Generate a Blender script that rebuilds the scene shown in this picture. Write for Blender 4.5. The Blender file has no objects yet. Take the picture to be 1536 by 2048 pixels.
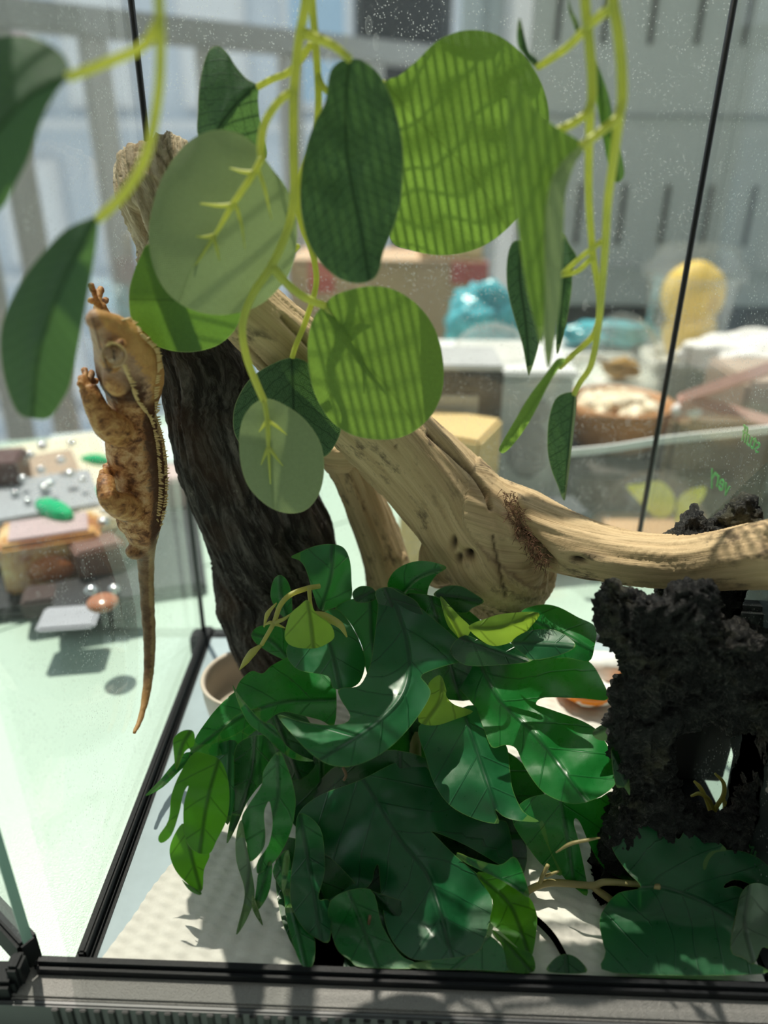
import bpy, bmesh, math, random
import numpy as np
from mathutils import Vector, Matrix, noise
from mathutils.geometry import delaunay_2d_cdt

random.seed(7)
S = bpy.context.scene
COL = S.collection

# ------------------------------------------------------------------ camera
FPX, W, H = 1500.0, 1536, 2048
CAM_Z = 0.34
PITCH = math.radians(25.9)
ROLL = math.radians(0.6)
cam = bpy.data.cameras.new('camera')
cam.sensor_fit = 'VERTICAL'
cam.sensor_height = 36.0
cam.lens = 36.0 * FPX / H
cam.clip_start = 0.01
cam.clip_end = 60
cam.dof.use_dof = True
cam.dof.focus_distance = 0.385
cam.dof.aperture_fstop = cam.lens / 7.0
camo = bpy.data.objects.new('camera', cam)
COL.objects.link(camo)
CR = (Matrix.Rotation(math.pi / 2 - PITCH, 3, 'X') @ Matrix.Rotation(ROLL, 3, 'Z'))
camo.matrix_world = Matrix.Translation((0, 0, CAM_Z)) @ CR.to_4x4()
S.camera = camo
CO = np.array((0, 0, CAM_Z))
CRn = np.array(CR)

# ------------------------------------------------------------------ light
wd = bpy.data.worlds.new('sky')
S.world = wd
wd.use_nodes = True
bg = wd.node_tree.nodes['Background']
sky = wd.node_tree.nodes.new('ShaderNodeTexSky')
sky.sky_type = 'HOSEK_WILKIE'
sky.turbidity = 4.0
sky.ground_albedo = 0.5
SUN_TO = Vector((-0.20, 0.37, 0.91)).normalized()
sky.sun_direction = SUN_TO
mixn = wd.node_tree.nodes.new('ShaderNodeMix')
mixn.data_type = 'RGBA'
mixn.inputs[0].default_value = 0.93
mixn.inputs[7].default_value = (0.86, 0.95, 1.0, 1)
wd.node_tree.links.new(sky.outputs[0], mixn.inputs[6])
wd.node_tree.links.new(mixn.outputs[2], bg.inputs['Color'])
bg.inputs['Strength'].default_value = 1.22
sun = bpy.data.lights.new('sun', 'SUN')
sun.energy = 7.0
sun.angle = math.radians(0.53)
sun.color = (1.0, 0.93, 0.80)
suno = bpy.data.objects.new('sun', sun)
suno.location = (-0.6, 1.1, 2.4)
suno.rotation_euler = SUN_TO.to_track_quat('Z', 'Y').to_euler()
COL.objects.link(suno)
S.view_settings.view_transform = 'Standard'
S.view_settings.look = 'None'
S.view_settings.gamma = 1
S.view_settings.use_curve_mapping = False
S.view_settings.exposure = -0.42
S.cycles.transparent_max_bounces = 24
S.cycles.max_bounces = 10

# ------------------------------------------------------------------ rays
def ray(px, py):
    d = np.array(((px - W / 2) / FPX, (H / 2 - py) / FPX, -1.0))
    return CRn @ d
def PY(px, py, Y):
    d = ray(px, py); return CO + d * (Y / d[1])
def PX(px, py, X):
    d = ray(px, py); return CO + d * (X / d[0])
def PZ(px, py, Z):
    d = ray(px, py); return CO + d * ((Z - CAM_Z) / d[2])
def pts(s):
    return [tuple(float(v) for v in p.split(',')) for p in s.split()]

# ------------------------------------------------------------------ objects
def wloc(o):
    v = Vector((0, 0, 0))
    while o:
        v = v + o.location; o = o.parent
    return v
def tag(o, label=None, cat=None, group=None, kind=None):
    if label: o['label'] = label
    if cat: o['category'] = cat
    if group: o['group'] = group
    if kind: o['kind'] = kind
    return o
def thing(name, loc, label, cat, group=None):
    o = bpy.data.objects.new(name, None)
    o.location = Vector(loc); o.empty_display_size = 0.02
    COL.objects.link(o)
    return tag(o, label, cat, group)
def skew(g):
    """the front of the case stands a little askew: nearer at the right"""
    v, f = g; v = np.array(v); v[:, 1] -= .0262 * (v[:, 0] + .139); return v, f
def mesh(name, v, f, m, parent=None, smooth=True, attrs=None, loc=None):
    v = np.asarray(v, float)
    if loc is None:
        if parent is None:
            loc = (v.min(0) + v.max(0)) / 2; loc[2] = v[:, 2].min()
        else:
            loc = np.zeros(3)
    base = np.array(wloc(parent)) if parent else np.zeros(3)
    me = bpy.data.meshes.new(name)
    me.from_pydata((v - base - np.asarray(loc)).tolist(), [], [list(map(int, q)) for q in f])
    if smooth:
        me.polygons.foreach_set('use_smooth', [True] * len(me.polygons))
    for k, a in (attrs or {}).items():
        at = me.attributes.new(k, 'FLOAT', 'POINT')
        at.data.foreach_set('value', np.asarray(a, np.float32))
    me.update()
    o = bpy.data.objects.new(name, me)
    o.location = Vector(loc)
    if m: me.materials.append(m)
    if parent: o.parent = parent
    COL.objects.link(o)
    return o
def copy_thing(o, loc, rotz=0.0, scale=1.0):
    c = o.copy(); COL.objects.link(c); c.location = Vector(loc)
    c.rotation_euler = (0, 0, rotz); c.scale = (scale,) * 3
    for ch in o.children:
        d = ch.copy(); COL.objects.link(d); d.parent = c
    return c

# ------------------------------------------------------------------ geometry
def cr(P, n=8, closed=False):
    P = np.asarray(P, float); N = len(P); out = []
    rng = range(N) if closed else range(N - 1)
    for i in rng:
        if closed:
            a, b, c, d = P[i - 1], P[i], P[(i + 1) % N], P[(i + 2) % N]
        else:
            b, c = P[i], P[i + 1]
            a = P[i - 1] if i else 2 * b - c
            d = P[i + 2] if i + 2 < N else 2 * c - b
        for k in range(n):
            t = k / n
            out.append(0.5 * (2 * b + (c - a) * t + (2 * a - 5 * b + 4 * c - d) * t * t + (3 * b - a - 3 * c + d) * t ** 3))
    if not closed: out.append(P[-1])
    return np.array(out)
def tube(P, R, seg=10, caps=True, ell=None):
    P = np.asarray(P, float); n = len(P)
    R = np.full(n, R) if np.isscalar(R) else np.asarray(R, float)
    T = np.gradient(P, axis=0); T /= np.linalg.norm(T, axis=1)[:, None] + 1e-12
    u = np.cross(T[0], (0.3, 1, 0.21)); u /= np.linalg.norm(u)
    V = []; F = []
    for i in range(n):
        u = u - T[i] * np.dot(u, T[i]); u /= np.linalg.norm(u); w = np.cross(T[i], u)
        for k in range(seg):
            a = 2 * math.pi * k / seg
            V.append(P[i] + R[i] * (math.cos(a) * u + math.sin(a) * w))
    for i in range(n - 1):
        for k in range(seg):
            a = i * seg + k; b = i * seg + (k + 1) % seg
            F.append((a, b, b + seg, a + seg))
    if caps:
        V.append(P[0] - T[0] * R[0] * .35); V.append(P[-1] + T[-1] * R[-1] * .35)
        c0, c1 = len(V) - 2, len(V) - 1
        for k in range(seg):
            F.append((c0, (k + 1) % seg, k)); F.append((c1, (n - 1) * seg + k, (n - 1) * seg + (k + 1) % seg))
    return np.array(V), F
def join(parts):
    V = []; F = []; o = 0
    for v, f in parts:
        V.append(np.asarray(v)); F += [tuple(i + o for i in q) for q in f]; o += len(v)
    return np.concatenate(V), F
def box(c, s, rz=0.0, bev=0.0, tilt=0.0):
    bm = bmesh.new(); bmesh.ops.create_cube(bm, size=1)
    bmesh.ops.scale(bm, vec=s, verts=bm.verts)
    if bev: bmesh.ops.bevel(bm, geom=bm.edges[:], offset=bev, segments=2, affect='EDGES')
    bm.transform(Matrix.Translation(c) @ Matrix.Rotation(rz, 4, 'Z') @ Matrix.Rotation(tilt, 4, 'X'))
    v = np.array([p.co for p in bm.verts]); f = [[q.index for q in fc.verts] for fc in bm.faces]
    bm.free(); return v, f
def boxb(x0, x1, y0, y1, z0, z1, bev=0.0):
    return box(((x0 + x1) / 2, (y0 + y1) / 2, (z0 + z1) / 2), (x1 - x0, y1 - y0, z1 - z0), 0, bev)
def ico(c, r, sub=3, sc=(1, 1, 1), rough=0.0, fr=1.0, seed=0):
    bm = bmesh.new(); bmesh.ops.create_icosphere(bm, subdivisions=sub, radius=1)
    v = np.array([p.co for p in bm.verts]); f = [[q.index for q in fc.verts] for fc in bm.faces]; bm.free()
    if rough:
        k = np.array([noise.fractal(Vector(p * fr) + Vector((seed, seed * .7, 0)), 1, 2, 4) for p in v])
        v = v * (1 + rough * k)[:, None]
    return v * np.asarray(sc) * r + np.asarray(c), f
def lathe(prof, c, seg=32, arc=1.0):
    V = []; F = []; n = len(prof)
    for k in range(seg):
        a = 2 * math.pi * k / seg
        for r, z in prof: V.append((c[0] + r * math.cos(a), c[1] + r * math.sin(a), c[2] + z))
    for k in range(seg):
        for i in range(n - 1):
            a = k * n + i; b = ((k + 1) % seg) * n + i
            F.append((a, b, b + 1, a + 1))
    return np.array(V), F
def remesh(parts, voxel, smooth=0):
    v, f = join(parts)
    me = bpy.data.meshes.new('tmp'); me.from_pydata(v.tolist(), [], [list(map(int, q)) for q in f]); me.update()
    o = bpy.data.objects.new('tmp', me); COL.objects.link(o)
    md = o.modifiers.new('r', 'REMESH'); md.mode = 'VOXEL'; md.voxel_size = voxel
    if smooth:
        sm = o.modifiers.new('s', 'SMOOTH'); sm.factor = .5; sm.iterations = smooth
    dg = bpy.context.evaluated_depsgraph_get(); dg.update()
    ev = o.evaluated_get(dg).to_mesh()
    n = len(ev.vertices); V = np.empty(n * 3); ev.vertices.foreach_get('co', V); V = V.reshape(-1, 3)
    N = np.empty(n * 3); ev.vertices.foreach_get('normal', N); N = N.reshape(-1, 3)
    F = [tuple(p.vertices) for p in ev.polygons]
    o.evaluated_get(dg).to_mesh_clear()
    bpy.data.objects.remove(o); bpy.data.meshes.remove(me)
    return V, N, F
def biggest(V, F):
    par = list(range(len(V)))
    def find(i):
        while par[i] != i: par[i] = par[par[i]]; i = par[i]
        return i
    for f in F:
        r = find(f[0])
        for j in f[1:]: par[find(j)] = r
    root = np.array([find(i) for i in range(len(V))]); u, c = np.unique(root, return_counts=True)
    keep = root == u[c.argmax()]; idx = np.cumsum(keep) - 1
    return keep, [tuple(int(idx[i]) for i in f) for f in F if keep[f[0]]]
def along(V, spines, up=(0, 0, 1)):
    """nearest of several spines: length along it, angle round it, distance, which"""
    best = np.full(len(V), 1e9); s = np.zeros(len(V)); a = np.zeros(len(V)); wh = np.zeros(len(V))
    for k, P in enumerate(spines):
        P = np.asarray(P); L = np.concatenate(([0], np.cumsum(np.linalg.norm(np.diff(P, axis=0), axis=1))))
        T = np.gradient(P, axis=0); T /= np.linalg.norm(T, axis=1)[:, None]
        D = np.empty(len(V)); I = np.empty(len(V), int)
        for c0 in range(0, len(V), 20000):
            d = np.linalg.norm(V[c0:c0 + 20000, None] - P[None], axis=2); I[c0:c0 + 20000] = d.argmin(1); D[c0:c0 + 20000] = d.min(1)
        r = V - P[I]; t = T[I]; ds = (r * t).sum(1); r = r - t * ds[:, None]
        u = np.cross(t, up); u /= np.linalg.norm(u, axis=1)[:, None] + 1e-9; w = np.cross(u, t)
        an = np.arctan2((r * w).sum(1), (r * u).sum(1))
        m = D < best
        best[m] = D[m]; s[m] = (L[I] + ds)[m]; a[m] = an[m]; wh[m] = k
    return s, a, best, wh

# ------------------------------------------------------------------ leaves
def seg_dist(Q, A, B):
    """distance from each Q to segments A-B, and the index and parameter of the nearest"""
    d = B - A; L2 = (d ** 2).sum(1) + 1e-9
    t = np.clip(((Q[:, None] - A[None]) * d[None]).sum(2) / L2[None], 0, 1)
    C = A[None] + d[None] * t[..., None]
    D = np.linalg.norm(Q[:, None] - C, axis=2); i = D.argmin(1); k = np.arange(len(Q))
    return D[k, i], i, t[k, i], Q - C[k, i], d[i]
def leaf_geo(outline, mid, Y0, gx, gy, cup, crease, wave=0.0, step=15, sharp=False, seed=0, bend=0.0):
    O = np.array(outline if not isinstance(outline, str) else pts(outline))
    M = np.array(mid if not isinstance(mid, str) else pts(mid))
    O = cr(O, 4 if not sharp else 3, True)
    M = cr(M, 6) if len(M) > 2 else M
    A = O; B = np.roll(O, -1, 0)
    lo, hi = O.min(0), O.max(0)
    gx_ = np.arange(lo[0] + step / 2, hi[0], step); gy_ = np.arange(lo[1] + step / 2, hi[1], step)
    G = np.array([(x + (step / 2 if j % 2 else 0), y) for j, y in enumerate(gy_) for x in gx_])
    if len(G):
        D = seg_dist(G, A, B)[0]; G = G[D > step * .45]
    Q = np.concatenate((O, G)) if len(G) else O
    n = len(O)
    r = delaunay_2d_cdt([Vector(q) for q in Q], [(i, (i + 1) % n) for i in range(n)], [list(range(n))], 1, 1e-4)
    Q = np.array([tuple(v) for v in r[0]]); F = [list(f) for f in r[2]]
    ed = seg_dist(Q, A, B)[0]
    dm, im, tm, off, dr = seg_dist(Q, M[:-1], M[1:])
    L = np.concatenate(([0], np.cumsum(np.linalg.norm(np.diff(M, axis=0), axis=1))))
    sl = np.linalg.norm(np.diff(M, axis=0), axis=1)
    dirn = dr / (np.linalg.norm(dr, axis=1)[:, None] + 1e-9)
    beyond = (off * dirn).sum(1)
    su = L[im] + tm * sl[im] + beyond
    sv = dirn[:, 0] * off[:, 1] - dirn[:, 1] * off[:, 0]
    c = (lo + hi) / 2
    dx, dy = (Q[:, 0] - c[0]) / 100, (Q[:, 1] - c[1]) / 100
    Yd = Y0 + gx * dx + gy * dy + cup * (sv / 100) ** 2 + bend * (su / 100) ** 2
    Yd = Yd + crease * (1 - np.exp(-np.abs(sv) / 25.))
    if wave:
        Yd = Yd + wave * np.array([noise.noise(Vector((q[0] / 70 + seed, q[1] / 70, seed * 1.7))) for q in Q])
    V = np.array([PY(q[0], q[1], y) for q, y in zip(Q, Yd)])
    return V, F, dict(su=su / 100, sv=sv / 100, ed=ed)
def fix_floor(V, zmin=0.004):
    z = V[:, 2]; m = z < zmin
    if m.any():
        d = V[m] - CO; V[m] = CO + d * ((zmin - CAM_Z) / d[:, 2])[:, None]
    return V
def leaf(parent, mat, outline, mid, Y0, gx=0, gy=0, cup=0, crease=0, wave=0, step=15, name='leaf', more=None, floor=False, seed=0, bend=0, mat2=None):
    geos = [leaf_geo(outline, mid, Y0, gx, gy, cup, crease, wave, step, seed=seed, bend=bend)]
    for kw in (more or []): geos.append(leaf_geo(**kw))
    V, F = join([(g[0], g[1]) for g in geos])
    if floor: V = fix_floor(V, floor)
    at = {k: np.concatenate([g[2][k] for g in geos]) for k in ('su', 'sv', 'ed')}
    o = mesh(name, V, F, mat, parent, attrs=at)
    if mat2:
        o.data.materials.append(mat2); n = len(geos[0][1])
        o.data.polygons.foreach_set('material_index', [0] * n + [1] * (len(F) - n))
    return o
def stem_geo(path, r, seg=8, n=6):
    """path: list of (px, py, Y)"""
    P = np.array([PY(*p) for p in path]); P = cr(P, n)
    if not np.isscalar(r):
        r = np.interp(np.linspace(0, 1, len(P)), np.linspace(0, 1, len(r)), r)
    return tube(P, r, seg)
def pp(s):
    return [tuple(float(v) for v in p.split(',')) for p in s.split()]
# ------------------------------------------------------------------ materials
class NT:
    def __init__(s, name):
        s.m = bpy.data.materials.new(name); s.m.use_nodes = True
        s.t = s.m.node_tree; s.t.nodes.clear()
        s.out = s.t.nodes.new('ShaderNodeOutputMaterial')
    def n(s, typ, ins=None, **pr):
        d = s.t.nodes.new('ShaderNode' + typ)
        for k, v in pr.items(): setattr(d, k, v)
        for k, v in (ins or {}).items():
            if isinstance(v, bpy.types.NodeSocket): s.t.links.new(v, d.inputs[k])
            elif v is not None:
                if isinstance(v, tuple) and len(v) == 3 and d.inputs[k].type == 'RGBA': v = v + (1,)
                d.inputs[k].default_value = v
        return d
    def attr(s, k): return s.n('Attribute', attribute_name=k).outputs['Fac']
    def math(s, op, a, b=0.0, c=0.0, clamp=False):
        d = s.n('Math', {0: a, 1: b, 2: c}, operation=op); d.use_clamp = clamp; return d.outputs[0]
    def mix(s, f, a, b, mode='MIX'):
        d = s.t.nodes.new('ShaderNodeMix'); d.data_type = 'RGBA'; d.blend_type = mode
        for k, v in ((0, f), (6, a), (7, b)):
            if isinstance(v, bpy.types.NodeSocket): s.t.links.new(v, d.inputs[k])
            else: d.inputs[k].default_value = v + (1,) if isinstance(v, tuple) and len(v) == 3 else v
        return d.outputs[2]
    def vec(s, x, y=0.0, z=0.0): return s.n('CombineXYZ', {0: x, 1: y, 2: z}).outputs[0]
    def obj(s): return s.n('TexCoord').outputs['Object']
    def noise(s, scale, vec=None, detail=4, rough=.55, dist=0.0):
        return s.n('TexNoise', {'Vector': vec, 'Scale': scale, 'Detail': float(detail), 'Roughness': rough, 'Distortion': dist}).outputs['Fac']
    def ramp(s, f, stops):
        d = s.n('ValToRGB', {0: f}); e = d.color_ramp.elements
        while len(e) < len(stops): e.new(.5)
        for q, (p, c) in zip(e, stops):
            q.position = p; q.color = (c + (1,)) if isinstance(c, tuple) else (c, c, c, 1)
        return d.outputs[0]
    def rng(s, f, a, b, c=0.0, d=1.0): return s.n('MapRange', {0: f, 1: a, 2: b, 3: c, 4: d}).outputs[0]
    def bump(s, h, st=.3, dist=.001): return s.n('Bump', {'Height': h, 'Strength': st, 'Distance': dist}).outputs[0]
    def bsdf(s, col, rough=.5, **k):
        ins = {'Base Color': col, 'Roughness': rough}; ins.update(k)
        return s.n('BsdfPrincipled', ins).outputs[0]
    def mixs(s, f, a, b): return s.n('MixShader', {0: f, 1: a, 2: b}).outputs[0]
    def done(s, sh):
        s.t.links.new(sh, s.out.inputs[0]); return s.m
_plain = {}
def plain(name, col, rough=.5, metal=0.0, spec=.5, var=.12, scale=60., bump=0.0):
    if name in _plain: return _plain[name]
    t = NT(name); n = t.noise(scale, t.obj(), 3)
    c = t.mix(n, tuple(x * (1 - var) for x in col), tuple(min(1, x * (1 + var)) for x in col))
    k = {'Metallic': metal, 'Specular IOR Level': spec}
    if bump: k['Normal'] = t.bump(n, bump, .002)
    _plain[name] = t.done(t.bsdf(c, rough, **k)); return _plain[name]

def glass_mat(name, tint=(1, 1, 1), dust=.05, specks=.25, gloss=1.0, scale=500.):
    t = NT(name)
    fc = t.n('LayerWeight', {'Blend': .5}).outputs['Facing']
    fr = t.math('ADD', .03, t.math('MULTIPLY', t.math('POWER', fc, 5.), .45))
    ob = t.obj()
    big = t.noise(9., ob, 4, .6)
    sp = t.n('TexVoronoi', {'Vector': ob, 'Scale': scale}).outputs['Distance']
    pick = t.noise(70., ob, 2)
    spk = t.math('MULTIPLY', t.rng(sp, .28, .12), t.rng(pick, .43, .58), clamp=True)
    sm = t.n('TexVoronoi', {'Vector': t.n('Mapping', {'Vector': ob, 'Scale': (1., 1., .45)}).outputs[0], 'Scale': 75.}).outputs['Distance']
    ring = t.math('MULTIPLY', t.rng(sm, .17, .14), t.rng(sm, .04, .15, .25, 1.0))
    spk = t.math('ADD', spk, t.math('MULTIPLY', t.math('MULTIPLY', ring, t.rng(t.noise(16., ob, 2), .54, .60)), .35), clamp=True)
    d = t.math('ADD', t.math('MULTIPLY', t.rng(big, .3, .75, .35, 1.0), dust), t.math('MULTIPLY', spk, specks), clamp=True)
    dustc = t.mixs(.5, t.n('BsdfDiffuse', {'Color': (.86, .9, .9)}).outputs[0], t.n('BsdfTranslucent', {'Color': (.86, .9, .9)}).outputs[0])
    clear = t.mixs(t.math('MULTIPLY', fr, gloss), t.n('BsdfTransparent', {'Color': tint}).outputs[0],
                   t.n('BsdfGlossy', {'Color': (1, 1, 1), 'Roughness': .01}).outputs[0])
    return t.done(t.mixs(d, clear, dustc))

def fabric_leaf(name, top, vein, trans, tf, veins='net', rough=.55, weave=.5, edge=(.55, .62, .3)):
    """printed fabric leaf: weave, printed veins and a pale cut edge"""
    t = NT(name)
    su, sv, ed = t.attr('su'), t.attr('sv'), t.attr('ed')
    av = t.math('ABSOLUTE', sv)
    w1 = t.math('SINE', t.math('MULTIPLY', t.math('ADD', su, t.math('MULTIPLY', sv, .35)), 112.))
    w2 = t.math('SINE', t.math('MULTIPLY', t.math('SUBTRACT', sv, t.math('MULTIPLY', su, .35)), 112.))
    wv = t.math('MULTIPLY', w1, w2)
    n = t.noise(9., t.vec(su, sv), 4)
    c = t.mix(n, tuple(x * .82 for x in top), tuple(x * 1.18 for x in top))
    mid = t.rng(av, .012, .045, 1, 0)
    lat = t.math('SINE', t.math('MULTIPLY', t.math('SUBTRACT', su, t.math('ADD', t.math('MULTIPLY', av, .8), t.math('MULTIPLY', t.noise(3., t.vec(su, sv)), .18))), 22.))
    latv = t.rng(lat, .9, 1.0)
    if veins == 'net':
        vo = t.n('TexVoronoi', {'Vector': t.vec(su, t.math('MULTIPLY', sv, 1.2)), 'Scale': 9.}, feature='DISTANCE_TO_EDGE').outputs['Distance']
        net = t.rng(vo, .0, .06, .8, 0)
        vv = t.math('MAXIMUM', mid, t.math('MAXIMUM', t.math('MULTIPLY', latv, .8), net))
    elif veins == 'soft':
        vv = t.math('MULTIPLY', mid, .35)
    else:
        vv = t.math('MAXIMUM', mid, t.math('MULTIPLY', latv, .35))
    c = t.mix(vv, c, vein)
    c = t.mix(t.math('MULTIPLY', t.rng(wv, -.2, .9), weave), c, tuple(min(1, x * 1.5) for x in top))
    c = t.mix(t.rng(ed, .4, 2.2, .6, 0), c, edge)
    b = t.bump(t.math('ADD', t.math('MULTIPLY', wv, .5), t.math('MULTIPLY', vv, -1.2)), .35, .0006)
    p = t.bsdf(c, rough, Normal=b, **{'Specular IOR Level': .35})
    tc = t.mix(t.math('MULTIPLY', vv, .75), t.mix(t.noise(14., t.vec(su, sv), 5), tuple(x * .72 for x in trans), tuple(min(1, x * 1.25) for x in trans)), tuple(x * .3 for x in trans))
    return t.done(t.mixs(tf, p, t.n('BsdfTranslucent', {'Color': tc, 'Normal': b}).outputs[0]))

def monstera_leaf(name, top, trans, tf, rough=.28, vein=None, edge=(.16, .30, .06), coat=.30):
    t = NT(name)
    su, sv, ed = t.attr('su'), t.attr('sv'), t.attr('ed')
    av = t.math('ABSOLUTE', sv)
    n = t.noise(5., t.vec(su, sv), 5)
    fine = t.noise(90., t.vec(su, sv), 2)
    c = t.mix(n, tuple(x * .75 for x in top), tuple(x * 1.25 for x in top))
    mid = t.rng(av, .015, .06, 1, 0)
    lat = t.math('SINE', t.math('MULTIPLY', t.math('SUBTRACT', su, t.math('MULTIPLY', av, .9)), 9.5))
    latv = t.math('MULTIPLY', t.rng(lat, .965, 1.0), .6)
    vv = t.math('MAXIMUM', mid, latv)
    c = t.mix(t.math('MULTIPLY', vv, .55), c, vein or tuple(x * .4 for x in top))
    c = t.mix(t.rng(ed, .3, 1.6, .55, 0), c, edge)
    speck = t.n('TexVoronoi', {'Vector': t.vec(su, sv), 'Scale': 7.}).outputs['Distance']
    c = t.mix(t.rng(speck, .035, .02, 0, .7), c, (.45, .42, .33))
    b = t.bump(t.math('ADD', t.math('MULTIPLY', vv, -1.), t.math('MULTIPLY', fine, .12)), .5, .0012)
    rg = t.rng(n, .3, .7, rough - .06, rough + .12)
    p = t.bsdf(c, rg, Normal=b, **{'Specular IOR Level': .5, 'Coat Weight': coat, 'Coat Roughness': .22})
    tc = t.mix(vv, trans, tuple(x * .35 for x in trans))
    return t.done(t.mixs(tf, p, t.n('BsdfTranslucent', {'Color': tc}).outputs[0]))

def stem_mat(name, col, trans, tf=.45):
    t = NT(name); ob = t.obj(); n = t.noise(220., ob, 4)
    c = t.mix(n, tuple(x * .8 for x in col), tuple(min(1, x * 1.15) for x in col))
    p = t.bsdf(c, .4, Normal=t.bump(n, .3, .0006), **{'Subsurface Weight': .0})
    return t.done(t.mixs(tf, p, t.n('BsdfTranslucent', {'Color': trans}).outputs[0]))

def wood_mat(name, light, dark, stain, tip=None, bs=.5):
    """bleached driftwood: grain runs along the branch (su metres along, sv round it)"""
    t = NT(name); su, sv, dk = t.attr('su'), t.attr('sv'), t.attr('dk')
    v1 = t.vec(t.math('MULTIPLY', su, 12.), t.math('MULTIPLY', sv, 520.), t.attr('wh'))
    v2 = t.vec(t.math('MULTIPLY', su, 6.), t.math('MULTIPLY', sv, 130.), t.attr('wh'))
    g1 = t.noise(1., v1, 5, .65, .4); g2 = t.noise(1., v2, 4, .6, .6)
    sp = t.noise(55., t.vec(t.math('MULTIPLY', su, 1.), t.math('MULTIPLY', sv, 2.2), t.attr('wh')), 5, .7)
    big = t.noise(26., t.vec(su, t.math('MULTIPLY', sv, 1.5), t.attr('wh')), 3)
    c = t.ramp(g2, [(.28, dark), (.42, tuple(.5 * (a + b) for a, b in zip(dark, light))), (.55, light), (1., tuple(min(1, x * 1.12) for x in light))])
    c = t.mix(t.rng(g1, .50, .30, 0, .5), c, tuple(x * .62 for x in dark))
    c = t.mix(t.math('MULTIPLY', t.rng(sp, .52, .63), t.math('MULTIPLY', t.rng(big, .45, .6), .75)), c, stain)
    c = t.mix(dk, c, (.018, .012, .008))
    h = t.math('ADD', t.math('MULTIPLY', g1, .6), t.math('MULTIPLY', g2, 1.1))
    return t.done(t.bsdf(c, .72, Normal=t.bump(h, bs, .0016), **{'Specular IOR Level': .25}))

M = {}
M['glass'] = glass_mat('dusty_glass', (.985, 1, .992), .030, .42)
M['glass_edge'] = plain('glass_edge_green', (.25, .42, .36), .2)
M['clear'] = glass_mat('clear_plastic', (.97, .97, .96), .08, .1, 1.6, 200.)
M['dome'] = glass_mat('clear_dome', (.97, .96, .94), .045, .05, 2.2, 200.)
M['black'] = plain('black_plastic', (.010, .012, .014), .5, spec=.18, bump=.1, scale=900.)
M['sill'] = plain('grey_black_textured_plastic', (.36, .355, .34), .45, bump=.9, scale=1500., var=.3)
M['seal'] = plain('black_seal', (.01, .011, .012), .3)
M['e_pale'] = fabric_leaf('eucalyptus_underside', (.31, .385, .215), (.20, .30, .10), (.29, .40, .15), .40, 'soft', weave=.35)
M['e_lit'] = fabric_leaf('eucalyptus_underside_green', (.14, .25, .07), (.1, .2, .03), (.23, .40, .05), .56, 'soft', weave=.2)
M['e_dark'] = fabric_leaf('eucalyptus_upper', (.058, .125, .072), (.012, .04, .026), (.13, .28, .06), .32, 'net', .5, .55)
M['e_mid'] = fabric_leaf('eucalyptus_upper_plain', (.05, .135, .05), (.02, .06, .02), (.20, .40, .04), .42, 'soft', .55, .3)
M['e_shade'] = fabric_leaf('eucalyptus_upper_shaded', (.060, .125, .075), (.02, .06, .03), (.16, .34, .06), .22, 'lat', .6, .2)  # darker, less translucent copy of the upper side, shade put into its colour
M['e_stem'] = stem_mat('eucalyptus_stem', (.62, .68, .20), (.90, .92, .24), .5)
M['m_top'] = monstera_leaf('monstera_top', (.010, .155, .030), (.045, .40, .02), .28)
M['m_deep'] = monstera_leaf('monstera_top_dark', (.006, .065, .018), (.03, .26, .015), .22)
M['m_blue'] = monstera_leaf('monstera_top_sheen', (.012, .120, .040), (.05, .34, .04), .25, .32)
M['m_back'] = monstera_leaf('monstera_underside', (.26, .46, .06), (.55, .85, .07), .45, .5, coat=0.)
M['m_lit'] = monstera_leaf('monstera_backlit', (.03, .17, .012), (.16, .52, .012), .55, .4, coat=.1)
M['m_pale'] = monstera_leaf('monstera_greyish', (.12, .20, .125), (.2, .4, .15), .25, .4)
M['m_stem'] = stem_mat('plant_stem_tan', (.42, .36, .16), (.6, .5, .16), .25)
M['m_bud'] = stem_mat('plant_stem_pale', (.55, .56, .22), (.85, .8, .25), .5)
M['wood'] = wood_mat('driftwood', (.66, .49, .285), (.46, .315, .165), (.055, .04, .032))
M['fibre'] = plain('rotten_wood_fibre', (.13, .06, .03), .9, var=.5, scale=300.)
# ------------------------------------------------------------------ setting
TZ = -0.035
# table of two frosted mint glass plates
def mat_table():
    t = NT('mint_glass_top'); ob = t.obj()
    n = t.noise(6., ob, 4); f = t.noise(900., ob, 2); f2 = t.noise(160., ob, 3)
    c = t.mix(n, (.40, .56, .48), (.48, .61, .53))
    c = t.mix(t.rng(f2, .62, .75, 0, .3), c, (.33, .45, .38))
    return t.done(t.bsdf(c, .32, Normal=t.bump(f, .35, .0006), **{'Specular IOR Level': .4, 'Coat Weight': .15, 'Coat Roughness': .1}))
M['table'] = mat_table()
def slab(poly, z0, z1):
    n = len(poly)
    v = [(x, y, z0) for x, y in poly] + [(x, y, z1) for x, y in poly]
    f = [tuple(range(n - 1, -1, -1)), tuple(range(n, 2 * n))] + [(i, (i + 1) % n, n + (i + 1) % n, n + i) for i in range(n)]
    return np.array(v), f
table = thing('glass_table', (0, .5, TZ - .02), 'pale mint green frosted glass table under the terrarium', 'table')
a, b = PZ(225, 1192, TZ), PZ(405, 1135, TZ)
sl = (b[1] - a[1]) / (b[0] - a[0])
def seam(x, off=0.0): return a[1] + sl * (x - a[0]) + off
mesh('glass_plate', *slab([(-1.3, -.35), (1.3, -.35), (1.3, min(1.2, seam(1.3))), (-1.3, seam(-1.3))][:2] + [(1.3, seam(1.3)), (-1.3, seam(-1.3))], TZ - .012, TZ), M['table'], table, False)
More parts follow.
